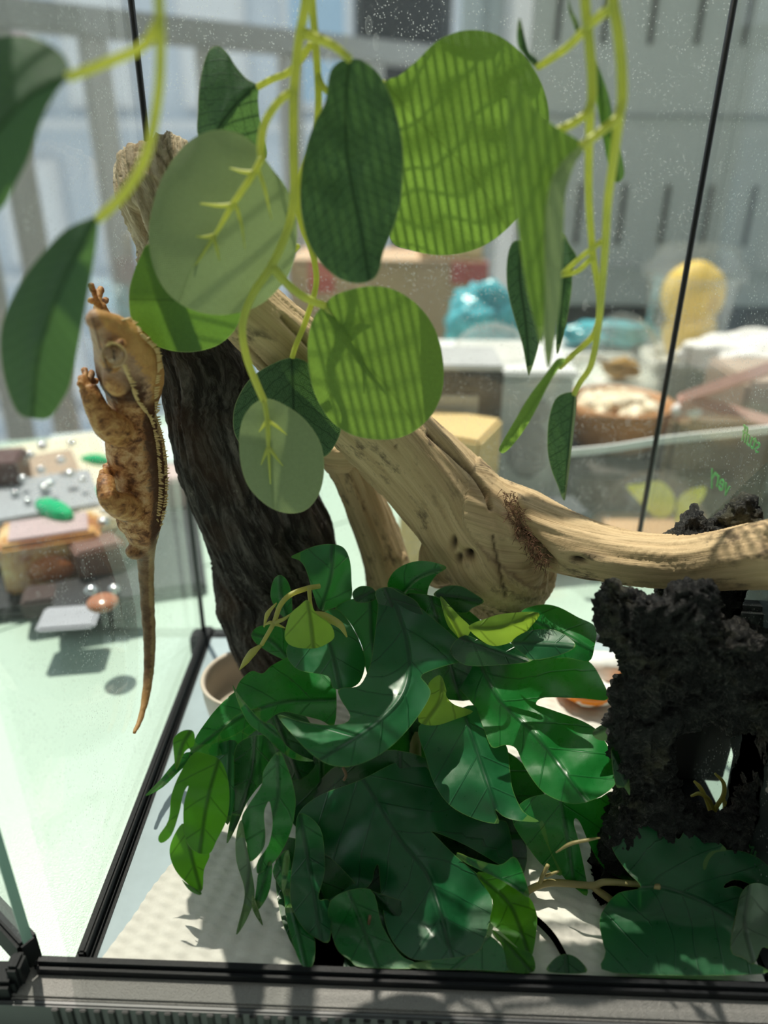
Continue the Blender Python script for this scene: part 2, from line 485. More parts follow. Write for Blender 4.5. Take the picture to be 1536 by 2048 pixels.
mesh('glass_plate', *slab([(-1.3, seam(-1.3, .004)), (1.3, seam(1.3, .004)), (1.3, 2.35), (.55, 2.05), (-.42, 1.02), (-1.3, .75)], TZ - .012, TZ - .0005), M['table'], table, False)
mesh('table_frame', *join([boxb(-1.25, 1.25, -.3, -.26, TZ - .05, TZ - .0125), boxb(-1.25, -1.21, -.3, .7, TZ - .05, TZ - .0125), boxb(1.21, 1.25, -.3, 2.2, TZ - .05, TZ - .0125)]),
     plain('white_metal', (.7, .72, .7), .4), table, False)
for x, y in ((-1.2, -.25), (1.2, -.25), (-1.2, .65), (1.2, 2.1)):
    mesh('leg', *boxb(x - .02, x + .02, y - .02, y + .02, -.78, TZ - .0126), plain('white_metal', (.7, .72, .7), .4), table, False)
fl = mesh('floor', *boxb(-6, 6, -3, 2.9, -.82, -.78), plain('balcony_tiles', (.46, .46, .45), .6, scale=3.), None, False); tag(fl, kind='structure')

# balcony railing
def mat_build():
    t = NT('building_paint'); n = t.noise(1.5, t.obj(), 4)
    return t.done(t.bsdf(t.mix(n, (.58, .66, .74), (.74, .80, .86)), .8))
RA, RB = PY(-150, 8, 1.55), PY(960, 128, 2.40)
RA[2] = RB[2] = .5 * (RA[2] + RB[2])
rail = thing('balcony_railing', ((RA + RB) / 2 * (1, 1, 0) + (0, 0, -.78)), 'grey balcony railing with upright bars behind the table', 'railing')
rm = plain('railing_paint', (.40, .41, .41), .5); rm2 = plain('railing_bar_paint', (.50, .50, .49), .55)
dv = (RB - RA); ang = math.atan2(dv[1], dv[0]); ln = np.linalg.norm(dv)
mesh('top_rail', *box(tuple((RA + RB) / 2), (ln + .6, .06, .05), ang, .006), rm, rail, False)
mesh('bottom_rail', *box(tuple((RA + RB) / 2 + (0, 0, -1.16)), (ln + .6, .05, .04), ang, .004), rm, rail, False)
k = 0
for px in (-110, 5, 195, 420, 580, 745, 905):
    # bar standing where that pixel column meets the railing line
    d = ray(px, 160); n2 = np.array((-dv[1], dv[0], 0)); s = np.dot(RA - CO, n2) / np.dot(d, n2); q = CO + d * s
    mesh('bar', *box((q[0], q[1], RA[2] - .60), (.055, .03, 1.15), ang, .004), rm2, rail, False)

# building across the street
bld = thing('apartment_building', (-.5, 5.2, -3.0), 'pale blue apartment building across the street', 'building')
mesh('wall', *boxb(-6, 5, 5.2, 6.0, -3, 5), mat_build(), bld, False)
wm = [plain('window_pink', (.62, .47, .52), .3), plain('window_blue', (.42, .60, .76), .25), plain('window_white', (.80, .83, .85), .4), plain('window_grey', (.33, .38, .44), .25)]
rw = random.Random(3)
for r in range(5):
    for c in range(13):
        x = -5.4 + c * .62 + rw.uniform(-.05, .05); z = -1.9 + r * .92
        mm = wm[rw.choice((0, 1, 1, 2, 2, 3))]
        fr = mesh('window', *boxb(x - .2, x + .2, 5.14, 5.2, z - .32, z + .32, .01), plain('window_frame_white', (.78, .8, .82), .5), bld, False)
        mesh('pane', *boxb(x - .16, x + .16, 5.13, 5.145, z - .28, z + .28), mm, fr, False)
    mesh('ledge', *boxb(-6, 5, 5.08, 5.2, -1.9 + r * .92 - .44, -1.9 + r * .92 - .38), plain('ledge_white', (.7, .73, .76), .6), bld, False)
# dark window of the building, on its own post, and the jamb beside the cabinet
a, b = PY(700, -60, 1.95), PY(915, 262, 1.95)
dk = thing('dark_window', ((a[0] + b[0]) / 2, 1.97, b[2]), 'dark window behind the railing beside the white jamb', 'screen')
mesh('casing', *boxb(a[0] - .01, b[0] + .01, 2.40, 2.43, b[2] - .06, a[2] + .3, .004), plain('panel_frame', (.10, .115, .13), .5), dk, False)
mesh('display', *boxb(a[0] + .01, b[0] - .01, 2.392, 2.40, b[2] - .03, a[2] + .28), plain('dark_window_glass', (.035, .042, .052), .25), dk, False)
mesh('stand', *boxb((a[0] + b[0]) / 2 - .03, (a[0] + b[0]) / 2 + .03, 2.41, 2.44, -.78, b[2] - .055), plain('panel_frame', (.10, .115, .13), .5), dk, False)
a, b = PY(925, 0, 1.9), PY(1046, 0, 1.9)
jm = thing('window_jamb', ((a[0] + b[0]) / 2, 1.93, -.78), 'pale blue white upright window frame left of the grey cabinet', 'window frame')
mesh('post', *boxb(a[0], b[0], 1.9, 1.96, -.78, 1.3, .004), plain('jamb_white', (.62, .72, .78), .4), jm, False)
mesh('edge_strip', *boxb(b[0] - .022, b[0], 1.885, 1.9, -.78, 1.3, .002), plain('jamb_edge', (.82, .87, .9), .3), jm, False)
mesh('shadow_strip', *boxb(a[0] + .045, a[0] + .055, 1.893, 1.9, -.78, 1.3), plain('jamb_shadow', (.40, .48, .52), .4), jm, False)  # darker strip painted for the shadow line on the post

# slotted cabinet
cx0 = PY(1052, 200, 1.5)[0]
cab = thing('slotted_cabinet', (cx0 + .5, 1.8, TZ), 'light grey cabinet with rows of upright slots behind the table', 'cabinet')
cm = plain('cabinet_grey', (.58, .61, .62), .45, scale=4., var=.05)
zb = .066
mesh('body', *boxb(cx0, cx0 + 1.25, 1.5, 1.9, zb, 1.3, .006), cm, cab, False)
mesh('plinth', *boxb(cx0 + .01, cx0 + 1.24, 1.515, 1.88, TZ, zb), plain('cabinet_plinth', (.018, .02, .022), .5), cab, False)
mesh('seam_strip', *boxb(cx0, cx0 + 1.25, 1.494, 1.5, .135, .142), plain('cabinet_seam', (.52, .55, .56), .4), cab, False)
mesh('seam_strip', *boxb(cx0, cx0 + 1.25, 1.496, 1.5, .392, .396), plain('cabinet_seam_dark', (.3, .33, .34), .4), cab, False)
sm_ = plain('slot_dark', (.06, .062, .062), .6)
for row, (z0, z1) in enumerate(((.178, .285), (.502, .63))):
    off = PY(1243, 430, 1.5)[0] if row == 0 else PY(1303, 60, 1.5)[0]
    for kk in range(-2, 8):
        x = off + kk * .0795
        if x < cx0 + .02 or x > cx0 + 1.2: continue
        mesh('slot', *boxb(x - .0045, x + .0045, 1.4965, 1.5012, z0, z1, .002), sm_, cab, False)  # solid dark bars on the face, painted for the shade inside the slots

# the room the photographer stands in
rmw = plain('room_wall', (.50, .49, .46), .8, scale=2.)
for nm, g_ in (('wall_front', boxb(-2.6, 2.6, -1.4, -1.3, -.78, 2.5)), ('wall_left', boxb(-2.7, -2.6, -1.3, .30, -.78, 2.5)), ('wall_right', boxb(2.6, 2.7, -1.3, .30, -.78, 2.5)), ('ceiling', boxb(-2.7, 2.7, -1.4, .62, 2.5, 2.6))):
    tag(mesh(nm, *g_, rmw, None, False), kind='structure')

# ------------------------------------------------------------------ terrarium
XL, XR, YF, YB, ZT = -.139, .1845, .205, .478, .452
ter = thing('glass_terrarium', (.018, .34, TZ), 'glass terrarium with a black base frame holding the branches and plants', 'terrarium')
G = .004
mesh('back_glass', *boxb(XL, XR, YB, YB + G, .0, ZT), M['glass'], ter, False)
mesh('left_glass', *boxb(XL - G, XL, YF + .0145, YB + G, .0, ZT), M['glass'], ter, False)
mesh('right_glass', *boxb(XR, XR + G, YF, YB + G, .0, ZT), M['glass'], ter, False)
mesh('bottom_glass', *boxb(XL + .0005, XR, YF + .0135, YB, -.0045, -.0005), plain('bottom_pane_blue_grey', (.46, .56, .60), .15), ter, False)
for x in (XL + .0019, XR - .0019):
    mesh('corner_seal', *tube([(x, YB - .0019, 0), (x, YB - .0019, .2), (x, YB - .0019, ZT)], .0018, 8), M['seal'], ter)
for x, y in ((XR + .002, YF),):
    mesh('glass_edge', *boxb(x - .002, x + .002, y - .0012, y - .0002, .012, ZT), M['glass_edge'], ter, False)
# base frame
mesh('left_rail', *join([boxb(XL - .0025, XL + .0075, YF + .012, YB + .012, TZ, .002, .002), boxb(XL + .0003, XL + .0042, YF + .015, YB - .001, .0, .0075, .001)]), M['black'], ter, False)
mesh('right_rail', *join([boxb(XR - .0085, XR + .010, YF + .012, YB + .012, TZ, .002, .002)]), M['black'], ter, False)
mesh('back_rail', *boxb(XL - .010, XR + .010, YB - .0035, YB + .012, TZ, .0, .002), M['black'], ter, False)
mesh('front_rail', *skew(boxb(XL - .0175, XR + .01, .2125, .2188, -.006, .0085, .0022)), M['black'], ter, False)
mesh('front_sill', *skew(boxb(XL - .030, XR + .03, .2022, .2165, TZ, .0024, .0010)), M['sill'], ter, False)
mesh('front_apron', *skew(boxb(XL - .050, XR + .03, .1996, .2020, TZ, .0018, .0008)), plain('apron_grey', (.085, .09, .095), .4), ter, False)
for k in range(44):
    x = -.1415 + k * .0062
    mesh('vent_slot_dark', *skew(boxb(x - .0015, x + .0015, .1984, .1998, TZ + .002, .0006, .0004)), plain('vent_slot_dark', (.006, .007, .008), .5), ter, False)  # near-black bars painted for the shaded vent slots
c0 = PY(48, 1900, .209)
mesh('corner_clip', *boxb(-.1640, -.1575, .2060, .2150, .0026, .0165, .0015), M['black'], ter, False)
mesh('corner_post', *boxb(-.200, -.1600, .2025, .2150, TZ, .0105, .002), M['black'], ter, False)
dd_ = (-.80, .60); da_ = math.atan2(dd_[1], dd_[0]); dc_ = (-.158 + dd_[0] * .13, .218 + dd_[1] * .13)
mesh('door_frame', *box((dc_[0], dc_[1], .0085), (.26, .009, .020), da_, .0015), M['black'], ter, False)
mesh('door_glass', *box((dc_[0], dc_[1], .228), (.26, .004, .418), da_), M['glass'], ter, False)
mesh('glass_edge', *box((-.1577, .2178, .228), (.0008, .0042, .418), da_), M['glass_edge'], ter, False)
# unseen screen lid of thin wires; front band and wire zone shaped for shade
lid = [boxb(XL, XR, YF, YF + .070, ZT + .0005, ZT + .012), boxb(XL + .0101, XR - .0101, .4250, .4262, ZT + .0005, ZT + .006), boxb(XL, XR, YB - .003, YB, ZT + .0005, ZT + .012), boxb(XL, XL + .01, YF + .0701, YB - .0081, ZT + .0005, ZT + .012), boxb(XR - .01, XR, YF + .0701, YB - .0081, ZT + .0005, ZT + .012)]
lf = mesh('lid_frame', *join(lid), M['black'], ter, False)
wires = []
y = YF + .072
while y < .425:
    wires.append(boxb(XL + .008, XR - .008, y, y + .0006, ZT + .004, ZT + .0046)); y += .0058
x = -.072
while x < XR - .01:
    wires.append(boxb(x, x + .0013, YF + .066, .4252, ZT + .0047, ZT + .0060)); x += .0042
mesh('lid_glass', *boxb(XL + .0101, XR - .0101, .4263, YB - .0032, ZT + .002, ZT + .005), M['glass'], ter, False)
tag(mesh('lid_screen', *join(wires), M['black'], ter, False), kind='stuff')

# paper towel lining
def towel():
    bl, br = PZ(520, 1480, 0), PZ(215, 1905, 0)
    nx, ny = 300, 230
    V = []; F = []
    for j in range(ny + 1):
        y = .2205 + (.462 - .2205) * j / ny
        xl = br[0] + (bl[0] - br[0]) * (y - br[1]) / (bl[1] - br[1]) + .0012 * noise.noise(Vector((y * 60, 0, 0)))
        for i in range(nx + 1):
            x = xl + (XR - .009 - xl) * i / nx
            h = .0011 * (math.sin((x * .45 + y) * 1000) * .5 + .5) * (math.sin((x - y * .25) * 620) * .4 + .6)
            w = .0008 * noise.noise(Vector((x * 35, y * 35, 2)))
            V.append((x, y - .0262 * (x - XL) * (1 - j / ny), .0008 + h + max(0, w)))
    for j in range(ny):
        for i in range(nx):
            a = j * (nx + 1) + i; F.append((a, a + 1, a + nx + 2, a + nx + 1))
    t = NT('paper_towel'); n = t.noise(700., t.obj(), 3)
    m = t.done(t.bsdf(t.mix(n, (.68, .665, .60), (.76, .745, .69)), .95, Normal=t.bump(n, .3, .0004), **{'Specular IOR Level': .1}))
    o = mesh('paper_towel', np.array(V), F, m)
    tag(o, 'white embossed paper towel lining the floor of the terrarium', 'paper towel')
towel()
# ------------------------------------------------------------------ wood
def wood_object(name, spines, voxel, mat, label, cat, dents=(), stains=(), grain=.0006, lump=.0016, ring=0.0, blobs=()):
    tubes = []; sp = []
    for path, rad in spines:
        P = cr(np.array([PY(*q) for q in path]), 10)
        R = np.interp(np.linspace(0, 1, len(P)), np.linspace(0, 1, len(rad)), rad)
        tubes.append(tube(P, R, 28)); sp.append(P)
    for c, r, sc in blobs: tubes.append(ico(c, r, 4, sc))
    V, N, F = remesh(tubes, voxel, 4)
    s, a, d, wh = along(V, sp)
    off = np.zeros(len(V))
    for i, (p, ss, aa, w) in enumerate(zip(V, s, a, wh)):
        q = Vector((ss * 10, math.cos(aa) * 1.1, math.sin(aa) * 1.1 + w * 5))
        off[i] = lump * noise.fractal(q * 1.6, 1, 2, 3) + grain * noise.noise(Vector((ss * 18, math.cos(aa) * 11, math.sin(aa) * 11 + w * 3))) + grain * .8 * noise.noise(Vector((ss * 40, math.cos(aa) * 26, math.sin(aa) * 26)))
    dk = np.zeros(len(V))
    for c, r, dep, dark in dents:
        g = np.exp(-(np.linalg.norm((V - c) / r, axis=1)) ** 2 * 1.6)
        off -= dep * g; dk = np.maximum(dk, dark * np.clip(g * 1.5 - .25, 0, 1))  # holes and cracks painted dark too, for rot and the shade inside
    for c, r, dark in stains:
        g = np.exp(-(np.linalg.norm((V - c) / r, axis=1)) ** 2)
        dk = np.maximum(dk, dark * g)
    V = V + N * off[:, None]
    o = mesh(name, V, F, mat, attrs=dict(su=s, sv=a * np.clip(d, .004, .05), dk=np.clip(dk, 0, 1), wh=wh * 3.7, an=a))
    tag(o, label, cat)
    return o, V, N
k_ = .40 / 1500
def crack(pxs, r, dep, dark, n=14):
    """dents strung along a line of pixels with depth"""
    P = cr(np.array([PY(*q) for q in pxs]), n // max(1, len(pxs) - 1))
    return [(p, r, dep, dark) for p in P]
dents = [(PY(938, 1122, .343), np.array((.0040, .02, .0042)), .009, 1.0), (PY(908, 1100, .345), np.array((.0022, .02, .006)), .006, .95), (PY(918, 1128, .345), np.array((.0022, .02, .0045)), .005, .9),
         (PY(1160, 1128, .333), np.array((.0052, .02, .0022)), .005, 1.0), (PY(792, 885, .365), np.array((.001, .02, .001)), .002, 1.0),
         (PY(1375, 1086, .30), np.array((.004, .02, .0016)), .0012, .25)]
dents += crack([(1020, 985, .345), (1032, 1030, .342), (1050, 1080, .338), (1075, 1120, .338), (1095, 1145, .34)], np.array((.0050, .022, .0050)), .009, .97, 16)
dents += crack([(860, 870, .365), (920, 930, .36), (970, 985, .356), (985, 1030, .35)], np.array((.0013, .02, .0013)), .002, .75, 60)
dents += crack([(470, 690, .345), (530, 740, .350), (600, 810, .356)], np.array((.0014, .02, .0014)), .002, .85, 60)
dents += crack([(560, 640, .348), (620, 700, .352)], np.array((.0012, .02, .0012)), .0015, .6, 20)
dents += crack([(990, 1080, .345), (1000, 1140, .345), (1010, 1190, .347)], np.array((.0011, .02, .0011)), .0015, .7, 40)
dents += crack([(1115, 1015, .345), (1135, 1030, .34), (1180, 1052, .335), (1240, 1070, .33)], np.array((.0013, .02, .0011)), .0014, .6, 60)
stains = [(PY(960, 985, .35), np.array((.010, .03, .008)), .22), (PY(1000, 1120, .345), np.array((.008, .03, .013)), .18), (PY(1040, 1215, .355), np.array((.014, .03, .008)), .55)]
dw, dV, dN = wood_object('driftwood_branch', [
    ([(440, 560, .364), (520, 640, .367), (620, 735, .373), (720, 825, .379), (810, 905, .383), (890, 985, .382), (960, 1070, .376), (1000, 1140, .372), (1010, 1205, .374)],
     [.0155, .0175, .0192, .0220, .0250, .0270, .0295, .0290, .0215]),
    ([(960, 1010, .378), (1040, 1050, .368), (1120, 1083, .358), (1210, 1108, .346), (1300, 1120, .335), (1400, 1122, .324), (1500, 1110, .310), (1560, 1104, .301)],
     [.018, .0205, .0172, .0143, .0133, .0136, .0150, .0160]),
    ([(660, 880, .405), (700, 940, .408), (735, 1020, .410), (765, 1100, .412), (785, 1180, .414), (800, 1300, .417), (808, 1345, .418)],
     [.0135, .0125, .0130, .0140, .0165, .015, .0145]),
    ([(640, 905, .395), (690, 908, .392), (760, 900, .392)], [.006, .0075, .006])],
    .0013, M['wood'], 'pale bleached driftwood branch with a knotted fork lying across the terrarium', 'driftwood', dents, stains,
    blobs=[(PY(1065, 1150, .372), .0135, (1, 1, 1.2)), (PY(800, 1118, .405), .0055, (1, 1, 1)), (PY(880, 1120, .372), .012, (1, 1, 1.5))])
# frayed fibres in the fork
fv = []
rf = random.Random(5)
line = cr(np.array([PY(*q) for q in [(1022, 1000, .345), (1034, 1035, .3415), (1050, 1078, .338), (1075, 1112, .338), (1090, 1135, .339)]]), 12)
for i in range(420):
    p = line[rf.randrange(len(line))] + np.array((rf.uniform(-.0042, .0042), rf.uniform(-.0005, .009), rf.uniform(-.003, .003)))
    d = np.array((rf.gauss(.1, .7), rf.gauss(-.6, .4), rf.gauss(-.3, .7))); d /= np.linalg.norm(d)
    l = rf.uniform(.002, .005)
    fv.append(tube([p, p + d * l * .5 + (0, 0, rf.uniform(-.0006, .0006)), p + d * l], [.00022, .00016, .00006], 4, False))
fb = mesh('rotten_fibre', *join(fv), M['fibre'], dw); tag(fb, kind='stuff')

# dark log with the weathered top
def mat_bark():
    t = NT('dark_bark'); su, sv = t.attr('su'), t.attr('sv'); an = t.attr('an')
    v1 = t.vec(t.math('MULTIPLY', su, 38.), t.math('MULTIPLY', sv, 170.)); v2 = t.vec(t.math('MULTIPLY', su, 60.), t.math('MULTIPLY', sv, 520.))
    g1 = t.noise(1., v1, 6, .7, .8); g2 = t.noise(1., v2, 4, .6)
    fl = t.noise(130., t.vec(su, sv), 5, .75)
    brown = t.noise(22., t.vec(su, sv), 3)
    c = t.ramp(g1, [(.3, (.012, .010, .010)), (.48, (.04, .034, .031)), (.58, (.11, .098, .09)), (.75, (.24, .21, .19))])
    c = t.mix(t.math('MULTIPLY', t.rng(brown, .5, .7), .5), c, (.10, .055, .035))
    c = t.mix(t.rng(fl, .63, .72, 0, .55), c, (.36, .33, .28))
    tan = t.ramp(t.noise(1., t.vec(t.math('MULTIPLY', su, 40.), t.math('MULTIPLY', sv, 300.)), 5, .65, .5), [(.25, (.22, .15, .09)), (.42, (.52, .40, .25)), (.6, (.74, .62, .44)), (1., (.82, .72, .54))])
    tan = t.mix(t.rng(fl, .62, .7, 0, .7), tan, (.10, .07, .05))
    edge = t.math('ADD', su, t.math('MULTIPLY', t.math('SUBTRACT', g1, .5), .055))
    c = t.mix(t.rng(edge, .056, .070), tan, c)
    h = t.math('ADD', t.math('MULTIPLY', g1, 1.4), t.math('MULTIPLY', g2, .5))
    return t.done(t.bsdf(c, .85, Normal=t.bump(h, .9, .003), **{'Specular IOR Level': .2}))
lg, lV, lN = wood_object('dark_log', [
    ([(318, 322, .412), (330, 388, .4015), (352, 500, .392), (385, 650, .392), (425, 800, .396), (480, 950, .400), (540, 1080, .404), (560, 1180, .406), (575, 1280, .408), (585, 1340, .411)],
     [.0195, .0215, .0170, .0215, .0255, .0315, .0375, .0395, .0355, .0300])],
    .0014, mat_bark(), 'dark charred log with a pale weathered top leaning in the corner', 'log',
    dents=[(PY(585, 1105, .366), np.array((.0095, .03, .014)), .012, .8)] + crack([(270, 420, .385), (285, 480, .378)], np.array((.003, .02, .003)), .003, .7, 8) + crack([(318, 300, .392), (345, 340, .386)], np.array((.001, .02, .001)), .002, .8, 12),
    grain=.0016, lump=.0028)

# cream pot that the log stands in
pc = PZ(503, 1392, .012)
pot = lathe([(.012, .0), (.026, .0), (.0285, .006), (.0300, .016), (.0305, .026), (.0312, .0275), (.0300, .0290), (.0282, .0275), (.0278, .018), (.0255, .006), (.004, .004), (.0, .004)], (pc[0], pc[1] - .002, .0022), 40)
po = mesh('cream_pot', *pot, plain('cream_ceramic', (.78, .68, .56), .35)); tag(po, 'small round cream ceramic pot at the foot of the dark log', 'pot')

# ------------------------------------------------------------------ black cave ornament
def cave():
    outline = pts('1212,1150 1198,1200 1188,1218 1196,1250 1206,1284 1237,1318 1241,1348 1222,1375 1216,1410 1211,1445 1214,1495 1227,1523 1232,1573 1215,1610 1198,1660 1186,1720 1190,1790 1260,1835 1400,1850 1560,1840 1570,1600 1570,1270 1536,1262 1495,1242 1454,1235 1436,1215 1434,1192 1427,1160 1402,1154 1370,1160 1349,1164 1326,1186 1270,1180')
    hole = pts('1360,1459 1392,1453 1422,1451 1464,1464 1511,1469 1511,1508 1500,1542 1482,1576 1459,1610 1422,1623 1396,1610 1357,1566 1352,1508')
    def ring(O, step):
        O = np.array(O); out = []
        for i in range(len(O)):
            a, b = O[i], O[(i + 1) % len(O)]; n = max(1, int(np.linalg.norm(b - a) / step))
            out += [a + (b - a) * k / n for k in range(n)]
        return np.array(out)
    A, B = ring(outline, 14), ring(cr(hole, 3, True), 11)
    gx, gy = np.meshgrid(np.arange(1180, 1580, 13), np.arange(1145, 1860, 13)); Gp = np.stack((gx.ravel(), gy.ravel()), 1).astype(float)
    for R in (A, B):
        D = seg_dist(Gp, R, np.roll(R, -1, 0))[0]; Gp = Gp[D > 6]
    Q = np.concatenate((A, B, Gp)); na, nb = len(A), len(B)
    E = [(i, (i + 1) % na) for i in range(na)] + [(na + i, na + (i + 1) % nb) for i in range(nb)]
    r = delaunay_2d_cdt([Vector(q) for q in Q], E, [list(range(na))], 1, 1e-4)
    Q = np.array([tuple(v) for v in r[0]]); F = [list(f) for f in r[2]]
    def inside(p):
        c = False
        for i in range(nb):
            a, b = B[i], B[i - 1]
            if (a[1] > p[1]) != (b[1] > p[1]) and p[0] < (b[0] - a[0]) * (p[1] - a[1]) / (b[1] - a[1]) + a[0]: c = not c
        return c
    F = [f for f in F if not inside(Q[f].mean(0))]
    dd = np.minimum(seg_dist(Q, A, np.roll(A, -1, 0))[0], seg_dist(Q, B, np.roll(B, -1, 0))[0])
    rd = np.sqrt(np.clip(1 - (1 - np.clip(dd / 45., 0, 1)) ** 2, 0, 1))
    Ym = .296 - .020 * (Q[:, 1] - 1160) / 640
    lump = np.array([noise.fractal(Vector((q[0] / 85, q[1] / 85, 3.1)), 1, 2, 4) for q in Q])
    ridge = .007 * np.exp(-((Q[:, 0] - 1390) / 55) ** 2 - ((Q[:, 1] - 1200) / 90) ** 2)
    Yf = Ym - .002 - .014 * rd - .005 * lump * rd - ridge * rd
    Yb = Ym + .002 + .008 * rd
    f_ = np.array([PY(q[0], q[1], y) for q, y in zip(Q, Yf)]); b_ = np.array([PY(q[0], q[1], y) for q, y in zip(Q, Yb)])
    n = len(Q); FF = [tuple(f) for f in F] + [tuple(i + n for i in reversed(f)) for f in F]
    cnt = {}
    for f in F:
        for i in range(3):
            e = (f[i], f[(i + 1) % 3]); cnt[e] = cnt.get(e, 0) + 1
    for (i, j) in list(cnt):
        if (j, i) not in cnt: FF.append((j, i, i + n, j + n))
    parts = [(np.concatenate((f_, b_)), FF)]
    V, N, F1 = remesh(parts, .00125, 1)
    kp, F1 = biggest(V, F1); V, N = V[kp], N[kp]
    # the back of the cave: a rough wall with two peaks
    bo = pts('1300,1250 1322,1075 1345,1052 1370,1033 1394,1010 1408,1028 1414,1043 1440,1020 1468,992 1492,984 1518,1002 1545,1024 1560,1040 1560,1250')
    P2 = np.array(bo); g2x, g2y = np.meshgrid(np.arange(1306, 1560, 12), np.arange(990, 1250, 12)); G2 = np.stack((g2x.ravel(), g2y.ravel()), 1).astype(float)
    A2 = ring(bo, 12); D = seg_dist(G2, A2, np.roll(A2, -1, 0))[0]; G2 = G2[D > 6]
    Q2 = np.concatenate((A2, G2)); r2 = delaunay_2d_cdt([Vector(q) for q in Q2], [(i, (i + 1) % len(A2)) for i in range(len(A2))], [list(range(len(A2)))], 1, 1e-4)
    Q2 = np.array([tuple(v) for v in r2[0]]); F2 = [list(f) for f in r2[2]]
    d2 = np.clip(seg_dist(Q2, A2, np.roll(A2, -1, 0))[0] / 40, 0, 1)
    yb = .345 - .012 * (Q2[:, 0] - 1300) / 260
    f2 = np.array([PY(q[0], q[1], y - .002 - .010 * math.sqrt(k)) for q, y, k in zip(Q2, yb, d2)]); b2 = np.array([PY(q[0], q[1], y + .002) for q, y in zip(Q2, yb)])
    n2 = len(Q2); FF2 = [tuple(f) for f in F2] + [tuple(i + n2 for i in reversed(f)) for f in F2]
    cnt = {}
    for f in F2:
        for i in range(3): cnt[(f[i], f[(i + 1) % 3])] = 1
    for (i, j) in list(cnt):
        if (j, i) not in cnt: FF2.append((j, i, i + n2, j + n2))
    V2, N2, F22 = remesh([(np.concatenate((f2, b2)), FF2)], .0016, 1)
    def rough(V, N, amp=1.0):
        k = np.empty(len(V))
        for i, p in enumerate(V):
            q = Vector(p)
            w = noise.noise_vector(q * 45) * .016
            k[i] = .0058 * (noise.ridged_multi_fractal((q + w) * 60, 1, 2.1, 5, 1, 2) * .5 - .6) + .0030 * (abs(noise.noise((q + w * .6) * 150)) * 2 - .6) + .0022 * (abs(noise.noise((q + w) * 330)) * 2 - .6)
        return V + N * (k * amp)[:, None]
    t = NT('black_resin_rock'); ob = t.obj()
    n1 = t.noise(75., ob, 6, .75, .5); n2_ = t.noise(26., ob, 4); n3 = t.noise(420., ob, 5, .7, 1.5)
    c = t.ramp(n1, [(.32, (.006, .0065, .007)), (.5, (.014, .015, .015)), (.68, (.042, .043, .040))])
    c = t.mix(t.math('MULTIPLY', t.rng(n2_, .54, .66), t.rng(n1, .45, .62)), c, (.12, .115, .065))
    c = t.mix(t.rng(n3, .60, .72, 0, .5), c, (.20, .19, .17))  # pale flecks painted in as glints
    n4 = t.noise(60., ob, 7, .6, 2.5)
    c = t.mix(t.math('MULTIPLY', t.rng(t.math('ABSOLUTE', t.math('SUBTRACT', n4, .5)), .012, .0, 0, .75), t.rng(n2_, .42, .52)), c, (.26, .25, .22))  # pale lines painted for rim-lit strands on the shaded rock
    m = t.done(t.bsdf(c, .5, Normal=t.bump(t.math('ADD', n1, t.math('MULTIPLY', n3, .8)), 1.0, .004), **{'Specular IOR Level': .45}))
    root = thing('rock_cave', (V[:, 0].mean(), V[:, 1].mean(), .003), 'black porous rock cave ornament with a hole at the right', 'cave ornament')
    V = rough(V, N); V2 = rough(V2, N2, .8)
    V[:, 0] = np.minimum(V[:, 0], XR - .001); V2[:, 0] = np.minimum(V2[:, 0], XR - .001)
    V = fix_floor(V, .0035)
    mesh('front_wall', V, F1, m, root)
    mesh('back_peak', V2, F22, m, root)
    # foot that carries the peaks down to the floor
    a, b = PY(1440, 1180, .338), PY(1522, 1180, .330)
    mesh('back_slab', *box(((a[0] + b[0]) / 2 - .012, .341, .062), (.062, .012, .124), -.1, .003), plain('black_slab', (.012, .013, .014), .5), root, False)
cave()
# pale curled roots seen through the hole
rts = [[(1430, 1547, .298), (1447, 1566, .297), (1447, 1590, .296), (1434, 1612, .296), (1424, 1635, .297)], [(1388, 1562, .30), (1400, 1575, .298), (1412, 1597, .297), (1424, 1635, .297)], [(1382, 1592, .299), (1400, 1587, .297), (1418, 1600, .296), (1428, 1625, .296), (1430, 1640, .297)],
       [(1445, 1632, .298), (1450, 1612, .299), (1446, 1595, .299)]]
rp = thing('air_plant', fix_floor(np.array([PY(1425, 1640, .297)]))[0], 'small plant of pale yellow curled leaves behind the cave hole', 'plant')
for r in rts: mesh('curled_leaf', *stem_geo(r, [.0006, .0011, .0012, .0012, .001]), M['m_bud'], rp)
# orange dish behind the cave and its crumpled paper
oc = PZ(1185, 1412, .004)
od = thing('orange_dish', oc, 'glossy orange dish lying between the green leaves and black cave', 'dish')
mesh('bowl', *lathe([(.0, .001), (.018, .001), (.022, .006), (.0245, .0125), (.0255, .0125), (.0235, .004), (.019, -.001), (.0, -.001)], (oc[0], oc[1] + .018, .005), 32), plain('orange_plastic', (.95, .28, .01), .15), od)
v, f = ico((oc[0] + .002, oc[1] + .006, .010), .013, 3, (1.5, .9, .45), .35, 2.2, 4)
tp = mesh('crumpled_tissue', fix_floor(v, .003), f, plain('tissue_white', (.85, .84, .8), .9)); tag(tp, 'small crumpled white tissue in front of the orange dish', 'tissue')
v, f = ico(PZ(1205, 1338, .012), .016, 3, (1.3, .8, .8), .3, 1.9, 9)
tp = mesh('crumpled_tissue', fix_floor(v, .003), f, plain('tissue_white', (.85, .84, .8), .9)); tag(tp, 'crumpled white tissue behind the orange dish beside the black cave', 'tissue')
